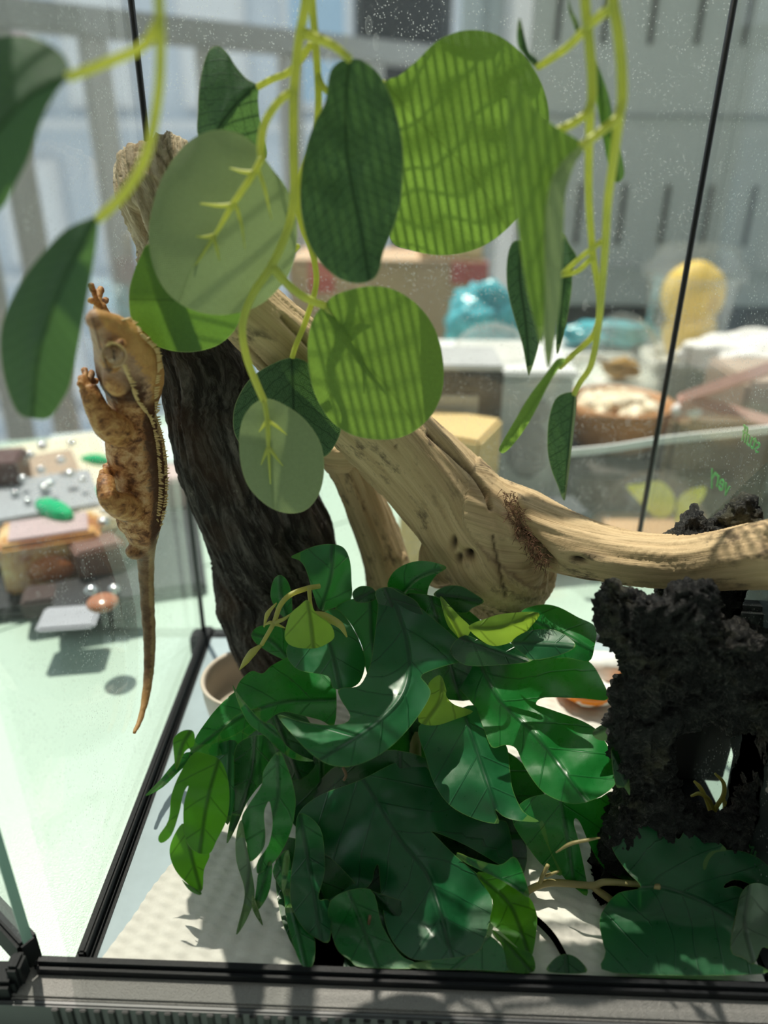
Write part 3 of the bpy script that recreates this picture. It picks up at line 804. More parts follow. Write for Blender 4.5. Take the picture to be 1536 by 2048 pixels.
# reddish bark chip at the front
a = [PY(657, 1885, .236), PY(650, 1935, .224)]
v, f = remesh([tube(cr(np.array([PY(655, 1830, .25), PY(655, 1880, .240), PY(650, 1930, .2255)]), 6), [.0045] * 3 + [.007] * 5 + [.009] * 5, 10)], .0012, 2)[::2]
bk = mesh('bark_chip', fix_floor(v, .0045), f, plain('red_bark', (.36, .15, .09), .85, var=.5, scale=220.)); tag(bk, 'reddish brown bark chip under the leaves at the front rail', 'bark')
# ------------------------------------------------------------------ hanging eucalyptus strands
EP, EL, ED, EM, ES = M['e_pale'], M['e_lit'], M['e_dark'], M['e_mid'], M['e_stem']
def strand(label, top):
    q = PY(*top)
    return thing('eucalyptus_strand', q, label, 'hanging plant', None)
def stem(root, path, r=.0018, name='stem'):
    return mesh(name, *stem_geo(path, r), ES, root)
def ribs(lf, paths, r=(.0013, .0012, .0003)):
    """raised plastic midrib with its side spikes, on the underside of a leaf"""
    mesh('midrib', *join([stem_geo(p, r if i == 0 else (.0009, .0007, .0002), 6) for i, p in enumerate(paths)]), ES, lf)

# left foreground strand
s1 = strand('blurred eucalyptus strand with two dark leaves at the left edge', (318, 0, .245))
stem(s1, [(312, -120, .243), (318, 0, .243), (321, 100, .243), (315, 200, .243), (292, 310, .243), (250, 385, .242), (195, 440, .240)], .00145)
stem(s1, [(318, 40, .243), (285, 92, .242), (215, 124, .240), (135, 155, .237)], .00140)
leaf(s1, M['e_shade'], '0,72 40,69 75,77 110,95 133,118 140,150 115,182 92,222 76,262 57,318 30,370 2,418 -50,440 -110,380 -130,250 -100,130 -50,85', '135,155 50,200 -60,330', .236, 0, -.002, .006, .004)
leaf(s1, M['e_shade'], '196,437 170,440 130,460 90,500 50,550 22,600 6,640 0,685 5,740 18,790 38,828 70,838 100,835 122,805 140,770 155,700 170,620 181,560 191,500', '195,438 130,560 80,700 65,830', .240, .002, .001, .008, .006)

# main centre strand
s2 = strand('front centre eucalyptus strand ending in a pale oval leaf', (612, 0, .315))
stem(s2, [(622, -130, .318), (612, 0, .318), (598, 80, .318), (588, 180, .317), (587, 290, .316), (588, 390, .315), (575, 460, .314), (543, 532, .313), (505, 590, .312), (485, 650, .311), (492, 710, .310), (512, 765, .309), (528, 802, .308)], (.0019, .0018, .0017, .0016))
stem(s2, [(586, 180, .317), (556, 205, .316), (530, 245, .315), (522, 290, .314), (524, 318, .313)], (.0014, .0016))
stem(s2, [(543, 532, .313), (575, 568, .314), (610, 595, .316), (650, 612, .318)], (.0018, .0016))
stem(s2, [(606, 66, .318), (632, 76, .317), (668, 92, .315), (700, 119, .312)], (.0018, .0014))
l = leaf(s2, EP, '445,260 410,265 375,285 345,320 320,365 303,420 297,470 303,520 320,565 350,600 390,622 435,630 480,625 520,610 555,580 580,545 592,500 594,455 588,410 570,370 545,338 527,313 508,288 480,268', '525,314 505,350 465,410 430,470 385,535 360,600', .316, .002, -.003, .0025, .0008)
ribs(l, [[(524, 316, .312), (505, 350, .311), (465, 410, .311), (430, 470, .3115), (386, 538, .313)], [(507, 345, .311), (485, 343, .311), (460, 336, .312)], [(467, 410, .311), (435, 411, .311), (400, 407, .313)], [(470, 405, .311), (483, 450, .3115), (490, 498, .313)], [(432, 470, .3115), (412, 474, .312), (392, 473, .313)], [(428, 476, .3115), (434, 500, .312), (439, 522, .313)], [(515, 335, .312), (530, 380, .312), (543, 440, .314)]])
leaf(s2, ED, '700,118 680,122 662,140 655,170 650,205 632,240 615,285 605,330 600,380 603,430 615,480 640,525 675,555 710,567 740,562 757,545 768,500 785,460 800,410 806,350 805,290 795,235 780,190 760,150 735,127 715,118', '699,119 692,200 693,300 705,380 722,460 738,560', .312, .002, -.0045, .004, .003, .002)
l = leaf(s2, EL, '648,610 670,590 710,577 750,572 790,580 830,605 860,640 878,680 887,730 885,780 870,820 845,850 815,870 780,879 740,878 700,868 665,845 640,810 622,765 615,715 618,665 630,630', '648,612 690,660 735,730 775,775 830,850', .319, .001, .000, .0015, .0006)
ribs(l, [[(648, 612, .3185), (690, 660, .3205), (735, 730, .3205), (772, 772, .321)], [(672, 640, .3205), (668, 670, .3205), (669, 705, .321)], [(725, 712, .3205), (726, 740, .3205), (724, 768, .321)], [(690, 650, .3205), (715, 640, .3205), (740, 636, .321)]])
l = leaf(s2, EP, '520,800 500,815 485,840 478,880 482,930 495,970 520,1000 550,1020 585,1027 615,1018 638,988 648,945 645,900 630,865 600,830 560,805 535,797', '528,800 537,850 537,900 541,950 548,1020', .307, .002, -.003, .003, .001)
ribs(l, [[(528, 800, .3075), (535, 845, .3055), (537, 900, .304), (541, 968, .303)], [(535, 838, .3055), (528, 850, .305), (518, 864, .305)], [(537, 842, .3055), (555, 854, .305), (574, 870, .306)], [(537, 893, .304), (530, 910, .3035), (522, 930, .3035)], [(538, 895, .304), (550, 912, .304), (566, 932, .305)]])

# second centre strand, behind
s3 = strand('rear centre eucalyptus strand with the large sunlit round leaf', (628, 0, .345))
stem(s3, [(618, -130, .345), (624, 0, .345), (632, 100, .345), (637, 200, .346), (630, 270, .347), (606, 340, .347), (595, 400, .346), (605, 455, .346), (626, 510, .346), (632, 570, .345), (612, 640, .343), (592, 690, .341), (584, 716, .340)], (.0016, .0015, .0013))
stem(s3, [(622, 88, .345), (600, 120, .347), (575, 146, .349), (545, 158, .352), (515, 174, .355)], (.0014, .0013))
stem(s3, [(636, 150, .345), (645, 172, .345), (665, 185, .346), (715, 172, .348), (770, 166, .350)], (.0014, .0013))
stem(s3, [(597, 490, .3465), (570, 520, .347), (520, 560, .350), (480, 600, .351)], .0012)
leaf(s3, ED, '437,92 420,98 408,125 400,165 396,220 397,275 430,300 480,310 520,320 534,312 530,280 520,240 516,200 516,172 492,156 470,130 455,106', '515,173 480,200 440,250 420,300', .357, -.004, .003, .008, .006)
leaf(s3, EL, '770,165 800,150 835,120 870,85 910,65 950,60 990,68 1025,90 1055,120 1080,160 1095,205 1098,250 1090,320 1070,380 1040,430 1000,470 960,495 915,508 870,510 820,500 785,485 776,440 776,390 780,330 780,270 772,210', '770,166 830,235 900,305 955,365 1010,450', .352, .004, -.001, .002, .001, .003)
leaf(s3, ED, '583,715 550,725 515,745 490,770 470,810 466,850 475,880 500,905 560,915 630,915 655,910 675,880 682,850 670,800 650,770 630,740 610,722', '583,716 586,780 588,840 592,910', .340, .001, -.002, .002, .002)
leaf(s3, EM, '300,488 282,510 266,550 258,590 263,640 285,675 320,695 360,704 400,702 440,688 470,660 482,625 482,580 430,545 360,515', '482,600 400,600 270,600', .334, -.003, .001, .003, .002)

# right strands
s4 = strand('right eucalyptus strand whose stem runs beside the folded leaf', (1172, 0, .300))
stem(s4, [(1166, -120, .302), (1170, 0, .302), (1178, 80, .302), (1184, 160, .302), (1180, 215, .301), (1152, 243, .300), (1108, 264, .299)], (.0017, .0017, .0015))
stem(s4, [(1181, 205, .302), (1178, 300, .307), (1178, 400, .311), (1186, 510, .314), (1199, 600, .316), (1190, 665, .317), (1150, 706, .318), (1118, 736, .318)], (.0016, .0013, .0012))
stem(s4, [(1187, 512, .314), (1155, 542, .318), (1122, 551, .322)], .0011)
leaf(s4, EL, '1127,716 1112,720 1090,750 1060,790 1030,840 1005,883 998,900 1008,906 1030,885 1055,850 1078,808 1097,770 1116,740 1131,722', '1122,718 1080,790 1040,850 1003,900', .318, -.014, .004, .05, .004, step=9)
leaf(s4, ED, '1030,482 1018,500 1013,540 1017,590 1030,640 1045,690 1055,745 1060,747 1072,710 1078,680 1076,620 1064,560 1047,490', '1040,484 1040,560 1052,650 1058,745', .330, .006, -.001, .02, .004, step=10)
leaf(s4, ED, '1137,-30 1138,0 1146,25 1158,48 1160,80 1156,75 1145,45 1136,15', '1137,-30 1148,30 1159,80', .33, .01, 0, .02, .002, step=7)
s5 = strand('rightmost eucalyptus strand holding the large folded leaf', (1228, 0, .290))
stem(s5, [(1222, -120, .291), (1226, 0, .291), (1236, 60, .291), (1244, 150, .291), (1240, 225, .290), (1205, 260, .288), (1163, 292, .285)], (.0018, .0018, .0016))
stem(s5, [(1241, 215, .291), (1230, 300, .296), (1216, 400, .301), (1210, 500, .306), (1203, 590, .310), (1196, 660, .313), (1182, 730, .315), (1160, 765, .316), (1148, 790, .317)], (.0017, .0014, .0012))
stem(s5, [(1228, 12, .291), (1196, 35, .297), (1165, 64, .304), (1130, 98, .315), (1076, 134, .33)], (.0016, .0013))
stem(s5, [(1210, 478, .3055), (1170, 508, .312), (1126, 546, .322)], .0011)
leaf(s5, EL, '1027,158 1050,187 1076,225 1110,252 1166,290 1146,328 1112,342 1094,400 1089,500 1090,600 1083,690 1068,640 1050,560 1035,450 1023,330 1016,240 1018,180', '1165,291 1100,350 1088,480 1085,690', .284, .013, -.002, 0, .001, step=12,
     more=[dict(outline='1166,291 1150,300 1112,340 1094,400 1088,500 1088,600 1088,690 1098,737 1112,660 1121,590 1127,470 1131,390 1146,338', mid='1165,291 1100,380 1092,500 1096,735', Y0=.282, gx=-.010, gy=-.002, cup=0, crease=.001, step=12)], mat2=EP)
leaf(s5, ED, '1125,465 1140,490 1154,515 1146,542 1142,590 1130,660 1116,707 1112,690 1115,630 1116,560 1118,500', '1153,516 1130,560 1116,700', .325, -.008, 0, .02, .004, step=9)
leaf(s5, ED, '1040,36 1034,60 1036,92 1049,112 1064,130 1078,137 1075,120 1059,104 1051,80', '1077,136 1050,100 1040,40', .335, .008, 0, .02, .003, step=8)
leaf(s5, EM, '1183,105 1203,148 1220,200 1230,260 1241,300 1249,345 1240,363 1227,360 1214,320 1203,260 1192,200 1180,150', '1184,106 1210,220 1236,360', .325, .012, -.002, .03, .004, step=9)
leaf(s5, ED, '1148,786 1120,790 1105,810 1096,850 1095,900 1103,940 1115,970 1129,1002 1134,960 1138,920 1143,870 1148,820', '1149,788 1142,850 1136,920 1129,1000', .318, -.010, -.001, .006, .002, step=10,
     more=[dict(outline='1148,786 1153,800 1149,850 1143,900 1138,945 1130,1000 1133,950 1138,900 1142,850 1146,815', mid='1148,788 1140,880 1130,1000', Y0=.318, gx=.03, gy=0, cup=0, crease=0, step=8)])

# ------------------------------------------------------------------ green bushes
MT, MD, MB, MK, ML, MP = M['m_top'], M['m_deep'], M['m_blue'], M['m_back'], M['m_lit'], M['m_pale']
_nl = 0
bush = thing('monstera_bush', PZ(840, 1850, .003), 'dense green plastic monstera bush in front of the driftwood', 'plant')
def ml(mat, outline, mid, Y0, gx=0, gy=-.012, cup=.006, crease=.003, wave=.004, seed=0, root=None, bend=0.):
    global _nl
    outline = [(x, min(y, 1919 + .024 * (x - 75))) for x, y in pts(outline)]
    _nl += 1
    return leaf(root or bush, mat, outline, mid, Y0, gx, gy, cup, crease, wave, 12, floor=.0032 + .0001 * _nl, seed=seed, bend=bend)
# dark leaves deep inside
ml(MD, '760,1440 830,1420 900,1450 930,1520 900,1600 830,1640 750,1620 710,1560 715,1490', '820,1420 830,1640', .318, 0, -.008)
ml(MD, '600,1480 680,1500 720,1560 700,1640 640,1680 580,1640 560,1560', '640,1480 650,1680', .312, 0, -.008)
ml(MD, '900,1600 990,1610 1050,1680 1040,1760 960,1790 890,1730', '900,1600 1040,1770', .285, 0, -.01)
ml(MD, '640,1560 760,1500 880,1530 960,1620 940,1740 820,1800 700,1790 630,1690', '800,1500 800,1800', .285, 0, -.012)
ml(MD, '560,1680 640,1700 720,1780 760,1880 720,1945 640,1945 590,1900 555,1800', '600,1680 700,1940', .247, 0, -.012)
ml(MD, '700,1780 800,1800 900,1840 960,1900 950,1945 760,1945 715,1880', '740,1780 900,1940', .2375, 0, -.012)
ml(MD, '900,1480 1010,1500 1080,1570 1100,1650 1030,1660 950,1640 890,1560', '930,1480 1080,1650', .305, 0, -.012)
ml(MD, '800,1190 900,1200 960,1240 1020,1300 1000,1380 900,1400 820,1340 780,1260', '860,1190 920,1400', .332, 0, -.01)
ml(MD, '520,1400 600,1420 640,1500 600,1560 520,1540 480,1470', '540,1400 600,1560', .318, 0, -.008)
# top crown
ml(MB, '582,1114 600,1104 630,1092 663,1088 688,1096 700,1122 703,1160 702,1198 672,1214 640,1220 626,1185 612,1140 600,1122', '640,1220 662,1150 664,1092', .350, .006, -.006, -.008, .004)
ml(MT, '563,1150 548,1158 541,1185 545,1205 560,1228 582,1240 584,1200 578,1168', '575,1238 562,1190 560,1152', .348, .004, 0)
ml(MT, '503,1267 520,1252 563,1253 578,1293 576,1320 547,1310 520,1293 507,1281', '576,1315 540,1280 505,1268', .344)
ml(MB, '670,1217 703,1198 750,1196 787,1197 805,1207 803,1230 792,1263 813,1280 812,1330 780,1360 747,1370 730,1333 726,1300 713,1267 693,1237', '740,1200 745,1290 760,1368', .332, 0, -.018)
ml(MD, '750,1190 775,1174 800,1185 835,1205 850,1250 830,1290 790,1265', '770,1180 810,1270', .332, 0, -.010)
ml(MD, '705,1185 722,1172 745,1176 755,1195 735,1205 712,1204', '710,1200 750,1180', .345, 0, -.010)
ml(MT, '775,1173 787,1144 817,1126 853,1122 893,1134 873,1150 858,1173 851,1202 833,1204 800,1186', '800,1190 835,1155 890,1134', .345, 0, .004)
ml(MD, '867,1188 890,1173 920,1172 945,1185 968,1203 945,1216 932,1226 905,1222 882,1200', '870,1190 920,1195 966,1204', .338, 0, -.004)
ml(MK, '880,1193 900,1212 920,1233 942,1257 926,1280 908,1266 893,1245', '882,1195 925,1276', .326, -.01, -.006)
ml(MT, '1043,1222 1083,1209 1117,1214 1155,1234 1191,1254 1189,1293 1177,1323 1133,1316 1067,1317 1020,1283 1050,1252', '1045,1228 1110,1260 1185,1300', .325, 0, -.024)
ml(MB, '1023,1285 1053,1263 1100,1258 1133,1272 1151,1293 1117,1311 1067,1320 1047,1308', '1025,1286 1090,1288 1150,1293', .312, 0, -.020)
ml(MK, '937,1254 975,1236 1010,1227 1077,1225 1062,1253 1034,1279 993,1292 966,1283', '940,1256 1000,1254 1076,1226', .316, .004, -.010, .004)
ml(MD, '930,1270 980,1290 1020,1286 1066,1320 1000,1330 930,1330 900,1300', '930,1280 1040,1318', .318, 0, -.012)
# bright underside leaf, round dark leaf
ml(MK, '613,1200 598,1212 580,1230 569,1273 586,1293 627,1297 653,1288 669,1273 660,1247 634,1228 622,1208', '615,1202 622,1250 627,1296', .308, .002, -.006, .010)
ml(MB, '667,1218 693,1237 713,1270 728,1307 730,1333 720,1363 700,1376 667,1377 655,1352 597,1340 573,1310 580,1282 613,1242', '640,1235 660,1290 680,1376', .322, .002, -.022, .008)
# left spread leaf
ml(MT, '593,1309 600,1335 640,1345 657,1352 672,1377 669,1449 640,1440 600,1430 560,1425 513,1460 447,1508 397,1511 379,1493 420,1488 470,1470 510,1440 520,1427 517,1416 470,1433 430,1480 400,1515 372,1540 388,1482 415,1440 440,1410 468,1385 480,1362 503,1342 525,1347 545,1330', '640,1400 560,1405 470,1440 390,1500', .303, .008, -.023, .003)
ml(MT, '388,1482 415,1440 440,1410 468,1385 500,1375 520,1395 500,1410 465,1410 440,1430 402,1478', '520,1390 450,1415 390,1480', .306, .006, -.020, .003)
ml(MT, '465,1370 482,1395 520,1438 548,1452 572,1490 600,1510 628,1522 592,1520 560,1502 530,1472 500,1450 480,1415', '466,1372 520,1440 625,1521', .284, .004, -.018, .01)
# big cupped centre leaf
ml(MB, '757,1182 775,1174 800,1180 830,1205 870,1240 905,1270 936,1300 933,1315 915,1325 880,1335 843,1351 855,1370 861,1388 845,1420 815,1460 780,1495 740,1520 700,1533 660,1530 625,1510 590,1475 555,1430 600,1442 650,1450 690,1446 700,1430 682,1400 676,1380 690,1375 720,1370 740,1330 748,1280 755,1220', '780,1178 815,1290 812,1375 760,1440 640,1520', .298, .004, -.024, .003, .004, .003)
ml(MK, '555,1430 590,1475 625,1510 660,1530 700,1533 660,1512 620,1482 585,1448', '556,1432 610,1484 695,1532', .2735, .004, -.022, .004)
ml(MK, '892,1377 893,1393 910,1410 946,1423 910,1439 870,1451 837,1443 845,1405 861,1388 857,1367 880,1350', '885,1360 880,1400 850,1445', .305, 0, -.010)
# big right leaf
ml(MT, '997,1322 1030,1320 1083,1318 1140,1312 1177,1322 1200,1353 1216,1398 1167,1397 1090,1395 1072,1408 1090,1415 1113,1423 1167,1443 1200,1467 1224,1513 1231,1560 1223,1577 1193,1597 1147,1608 1100,1593 1073,1570 1047,1530 1032,1497 1010,1490 983,1494 965,1450 947,1410 897,1355 895,1340 917,1328 950,1313', '960,1330 1000,1400 1080,1480 1170,1600', .297, -.002, -.024, .003, .004, .004)
ml(MB, '837,1453 890,1432 947,1410 965,1450 984,1494 1012,1490 1020,1540 1026,1580 1047,1623 1078,1643 1033,1641 1007,1633 990,1620 997,1647 950,1638 900,1611 868,1567 852,1517', '930,1430 960,1520 1000,1640', .288, 0, -.021, .003, .003)
ml(MP, '1190,1458 1233,1437 1276,1429 1262,1457 1213,1481 1188,1474', '1190,1466 1275,1430', .288, .008, 0)
ml(MD, '1222,1498 1240,1503 1251,1521 1257,1550 1260,1590 1248,1575 1231,1570', '1224,1500 1250,1560', .272)
# big front leaf
ml(MB, '637,1798 650,1757 643,1690 600,1660 598,1625 640,1590 720,1560 800,1522 850,1530 900,1610 950,1637 1000,1640 1016,1650 1026,1707 1021,1738 995,1727 930,1690 868,1664 872,1672 913,1713 967,1760 984,1800 978,1850 950,1907 853,1921 810,1910 777,1867 763,1800 757,1733 750,1738 737,1773 680,1797', '745,1590 800,1680 860,1760 900,1900', .2575, .000, -.0195, .004, .004, .004)
ml(MB, '597,1627 640,1655 650,1723 647,1757 637,1798 660,1803 660,1881 633,1877 607,1857 587,1823 580,1790 583,1740 590,1693', '600,1632 620,1740 640,1870', .247, 0, -.017)
ml(MT, '573,1700 583,1740 580,1790 590,1823 610,1857 630,1880 625,1932 600,1925 573,1840 567,1790 545,1742', '560,1720 585,1820 610,1925', .2425, 0, -.0140)
ml(MT, '567,1715 577,1700 579,1725 574,1760 566,1786 563,1760', '575,1702 567,1784', .240, 0, -.012)
ml(MT, '660,1802 740,1778 764,1850 800,1908 830,1925 830,1948 725,1948 700,1920 670,1890', '700,1790 760,1945', .2285, 0, -.012)
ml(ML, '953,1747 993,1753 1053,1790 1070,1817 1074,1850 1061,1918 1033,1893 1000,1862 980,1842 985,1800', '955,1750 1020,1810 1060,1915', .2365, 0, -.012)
ml(MT, '1028,1713 1047,1747 1058,1794 1030,1778 995,1757 930,1725 916,1708 995,1730', '930,1715 1055,1790', .244, 0, -.012)
ml(MK, '913,1706 925,1708 950,1722 962,1733 945,1733 925,1722', '914,1707 960,1732', .262, 0, -.01)
ml(MT, '973,1870 1007,1897 1021,1940 960,1948 835,1948 832,1925 950,1907', '975,1875 900,1945', .2262, 0, -.01)
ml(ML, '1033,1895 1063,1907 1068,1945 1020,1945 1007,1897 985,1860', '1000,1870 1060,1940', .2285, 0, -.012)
# left hanging leaves
ml(MT, '290,1592 320,1560 345,1530 372,1505 393,1512 360,1541 325,1575', '392,1508 340,1550 291,1591', .268, .006, -.004, .01)
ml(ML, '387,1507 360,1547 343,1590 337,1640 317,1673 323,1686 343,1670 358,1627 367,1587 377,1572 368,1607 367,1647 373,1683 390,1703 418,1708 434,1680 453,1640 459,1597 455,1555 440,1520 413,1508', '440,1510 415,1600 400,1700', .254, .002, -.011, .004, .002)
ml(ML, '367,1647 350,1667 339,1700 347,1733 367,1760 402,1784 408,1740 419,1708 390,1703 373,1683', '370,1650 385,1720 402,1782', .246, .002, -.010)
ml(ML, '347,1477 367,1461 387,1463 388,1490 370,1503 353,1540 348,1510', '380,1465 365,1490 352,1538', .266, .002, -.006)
ml(MT, '364,1760 375,1768 402,1784 398,1790 378,1780', '365,1762 400,1788', .241)
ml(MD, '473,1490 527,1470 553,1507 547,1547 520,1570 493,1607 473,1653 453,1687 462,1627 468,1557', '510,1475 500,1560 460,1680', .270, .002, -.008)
ml(MB, '420,1500 470,1480 480,1530 470,1600 455,1650 440,1600 445,1540', '460,1485 455,1640', .272)
ml(MT, '557,1503 573,1530 587,1573 591,1613 580,1667 553,1718 517,1748 516,1722 537,1690 545,1650 542,1615 537,1603 528,1627 531,1673 525,1700 500,1723 493,1687 483,1640 497,1610 523,1570 528,1540', '555,1510 555,1600 535,1660 518,1745', .256, .002, -.008, .006)
ml(MT, '543,1723 541,1773 527,1807 508,1823 513,1773 518,1745', '540,1725 510,1822', .243)
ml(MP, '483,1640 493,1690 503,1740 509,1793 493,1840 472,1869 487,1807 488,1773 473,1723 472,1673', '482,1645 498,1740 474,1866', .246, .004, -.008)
ml(MD, '505,1790 514,1810 526,1850 515,1838 504,1815', '508,1795 525,1848', .237)
# pale sprout with its curled strips
mesh('sprout', *join([stem_geo([(640, 1172, .335), (613, 1177, .332), (580, 1190, .328), (560, 1212, .325), (547, 1247, .322), (523, 1290, .318)], (.0013, .0014, .0011)), stem_geo([(523, 1290, .318), (505, 1305, .316), (492, 1322, .315), (479, 1340, .314)], (.0008, .0022, .0018, .0003)),
    stem_geo([(618, 1172, .331), (620, 1200, .329), (625, 1228, .326)], (.0012, .0009)), stem_geo([(606, 1232, .3235), (625, 1230, .323), (650, 1234, .321), (680, 1250, .319), (694, 1274, .318)], (.0004, .0020, .0024, .0018, .0004)),
    stem_geo([(550, 1245, .322), (568, 1238, .321), (586, 1224, .321)], (.0013, .0010, .0002)), stem_geo([(550, 1248, .322), (540, 1245, .322), (530, 1250, .322)], (.001, .001, .0003)), stem_geo([(528, 1254, .323), (535, 1228, .325), (553, 1206, .326)], (.0004, .0013, .0004)),
    stem_geo([(548, 1248, .322), (556, 1250, .322), (570, 1256, .323)], (.0012, .0008, .0003))]), M['m_bud'], bush)
# bare stalks
for p in ([(686, 1535, .282), (692, 1550, .28), (688, 1560, .28)], [(740, 1832, .2335), (732, 1880, .2325), (724, 1940, .2255)], [(820, 1905, .236), (820, 1925, .231), (820, 1940, .2265)]):
    v, f = stem_geo(p, .0008 if p[0][0] != 820 else .0022, 6)
    mesh('stalk', fix_floor(v), f, plain('stalk_brown', (.16, .10, .05), .7), bush)
v, f = stem_geo([(830, 1380, .335), (830, 1480, .325), (835, 1600, .31), (840, 1700, .305), (845, 1760, .303)], .0035, 10)
mesh('main_stem', fix_floor(v), f, M['m_stem'], bush)

# right plant
vine = thing('monstera_vine', PZ(1330, 1830, .003), 'lower right monstera vine with a tan stem and a broad dark leaf', 'plant')
def vl(*a, **k): return ml(*a, root=vine, **k)
vl(MB, '1264,1593 1307,1588 1351,1599 1392,1624 1357,1646 1346,1658 1345,1668 1357,1678 1366,1666 1374,1653 1407,1663 1453,1698 1424,1703 1409,1720 1407,1736 1411,1737 1420,1715 1441,1701 1491,1704 1537,1733 1560,1790 1481,1761 1454,1766 1449,1776 1470,1772 1490,1785 1474,1819 1461,1899 1491,1919 1525,1948 1227,1946 1211,1903 1199,1846 1211,1813 1237,1786 1281,1774 1254,1743 1227,1703 1216,1659 1227,1626', '1281,1774 1326,1775 1400,1800 1470,1840', .2465, .001, -.0135, .002, .003, .003, bend=0)
vl(MT, '1024,1638 1050,1600 1100,1588 1150,1600 1195,1597 1222,1583 1247,1596 1235,1620 1218,1665 1237,1709 1255,1740 1276,1766 1224,1749 1197,1723 1176,1682 1160,1645 1150,1637 1148,1650 1157,1683 1176,1785 1154,1779 1124,1750 1101,1703 1089,1653 1083,1642 1081,1655 1101,1703 1124,1750 1091,1736 1057,1696', '1120,1590 1130,1650 1150,1780', .266, .002, -.012, .004, .003)
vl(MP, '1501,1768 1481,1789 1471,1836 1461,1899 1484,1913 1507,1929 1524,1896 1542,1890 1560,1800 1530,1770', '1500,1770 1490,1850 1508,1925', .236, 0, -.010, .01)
vl(MD, '1096,1945 1107,1919 1131,1908 1157,1918 1172,1946', '1131,1908 1134,1945', .2235, 0, -.004)
v, f = join([stem_geo([(1050, 1790, .256), (1060, 1779, .256), (1091, 1767, .256), (1124, 1766, .256), (1184, 1771, .255), (1211, 1764, .254), (1271, 1768, .250), (1320, 1774, .246)], (.0017, .0018, .0017, .0013)), stem_geo([(1080, 1766, .256), (1086, 1750, .257), (1096, 1730, .258)], .0011),
             stem_geo([(1092, 1752, .2575), (1105, 1747, .257), (1118, 1742, .257)], (.0009, .0006)), stem_geo([(1184, 1772, .255), (1205, 1788, .253), (1240, 1812, .249)], (.0016, .0019, .0018)), stem_geo([(1040, 1815, .2505), (1074, 1840, .248), (1105, 1872, .242), (1128, 1910, .2335)], (.0014, .0016, .0015)),
             stem_geo([(1112, 1705, .2535), (1140, 1688, .2525), (1175, 1680, .2525), (1200, 1676, .2535)], (.0004, .0009, .0008, .0003))])
mesh('stem', fix_floor(v, .005), f, M['m_stem'], vine)
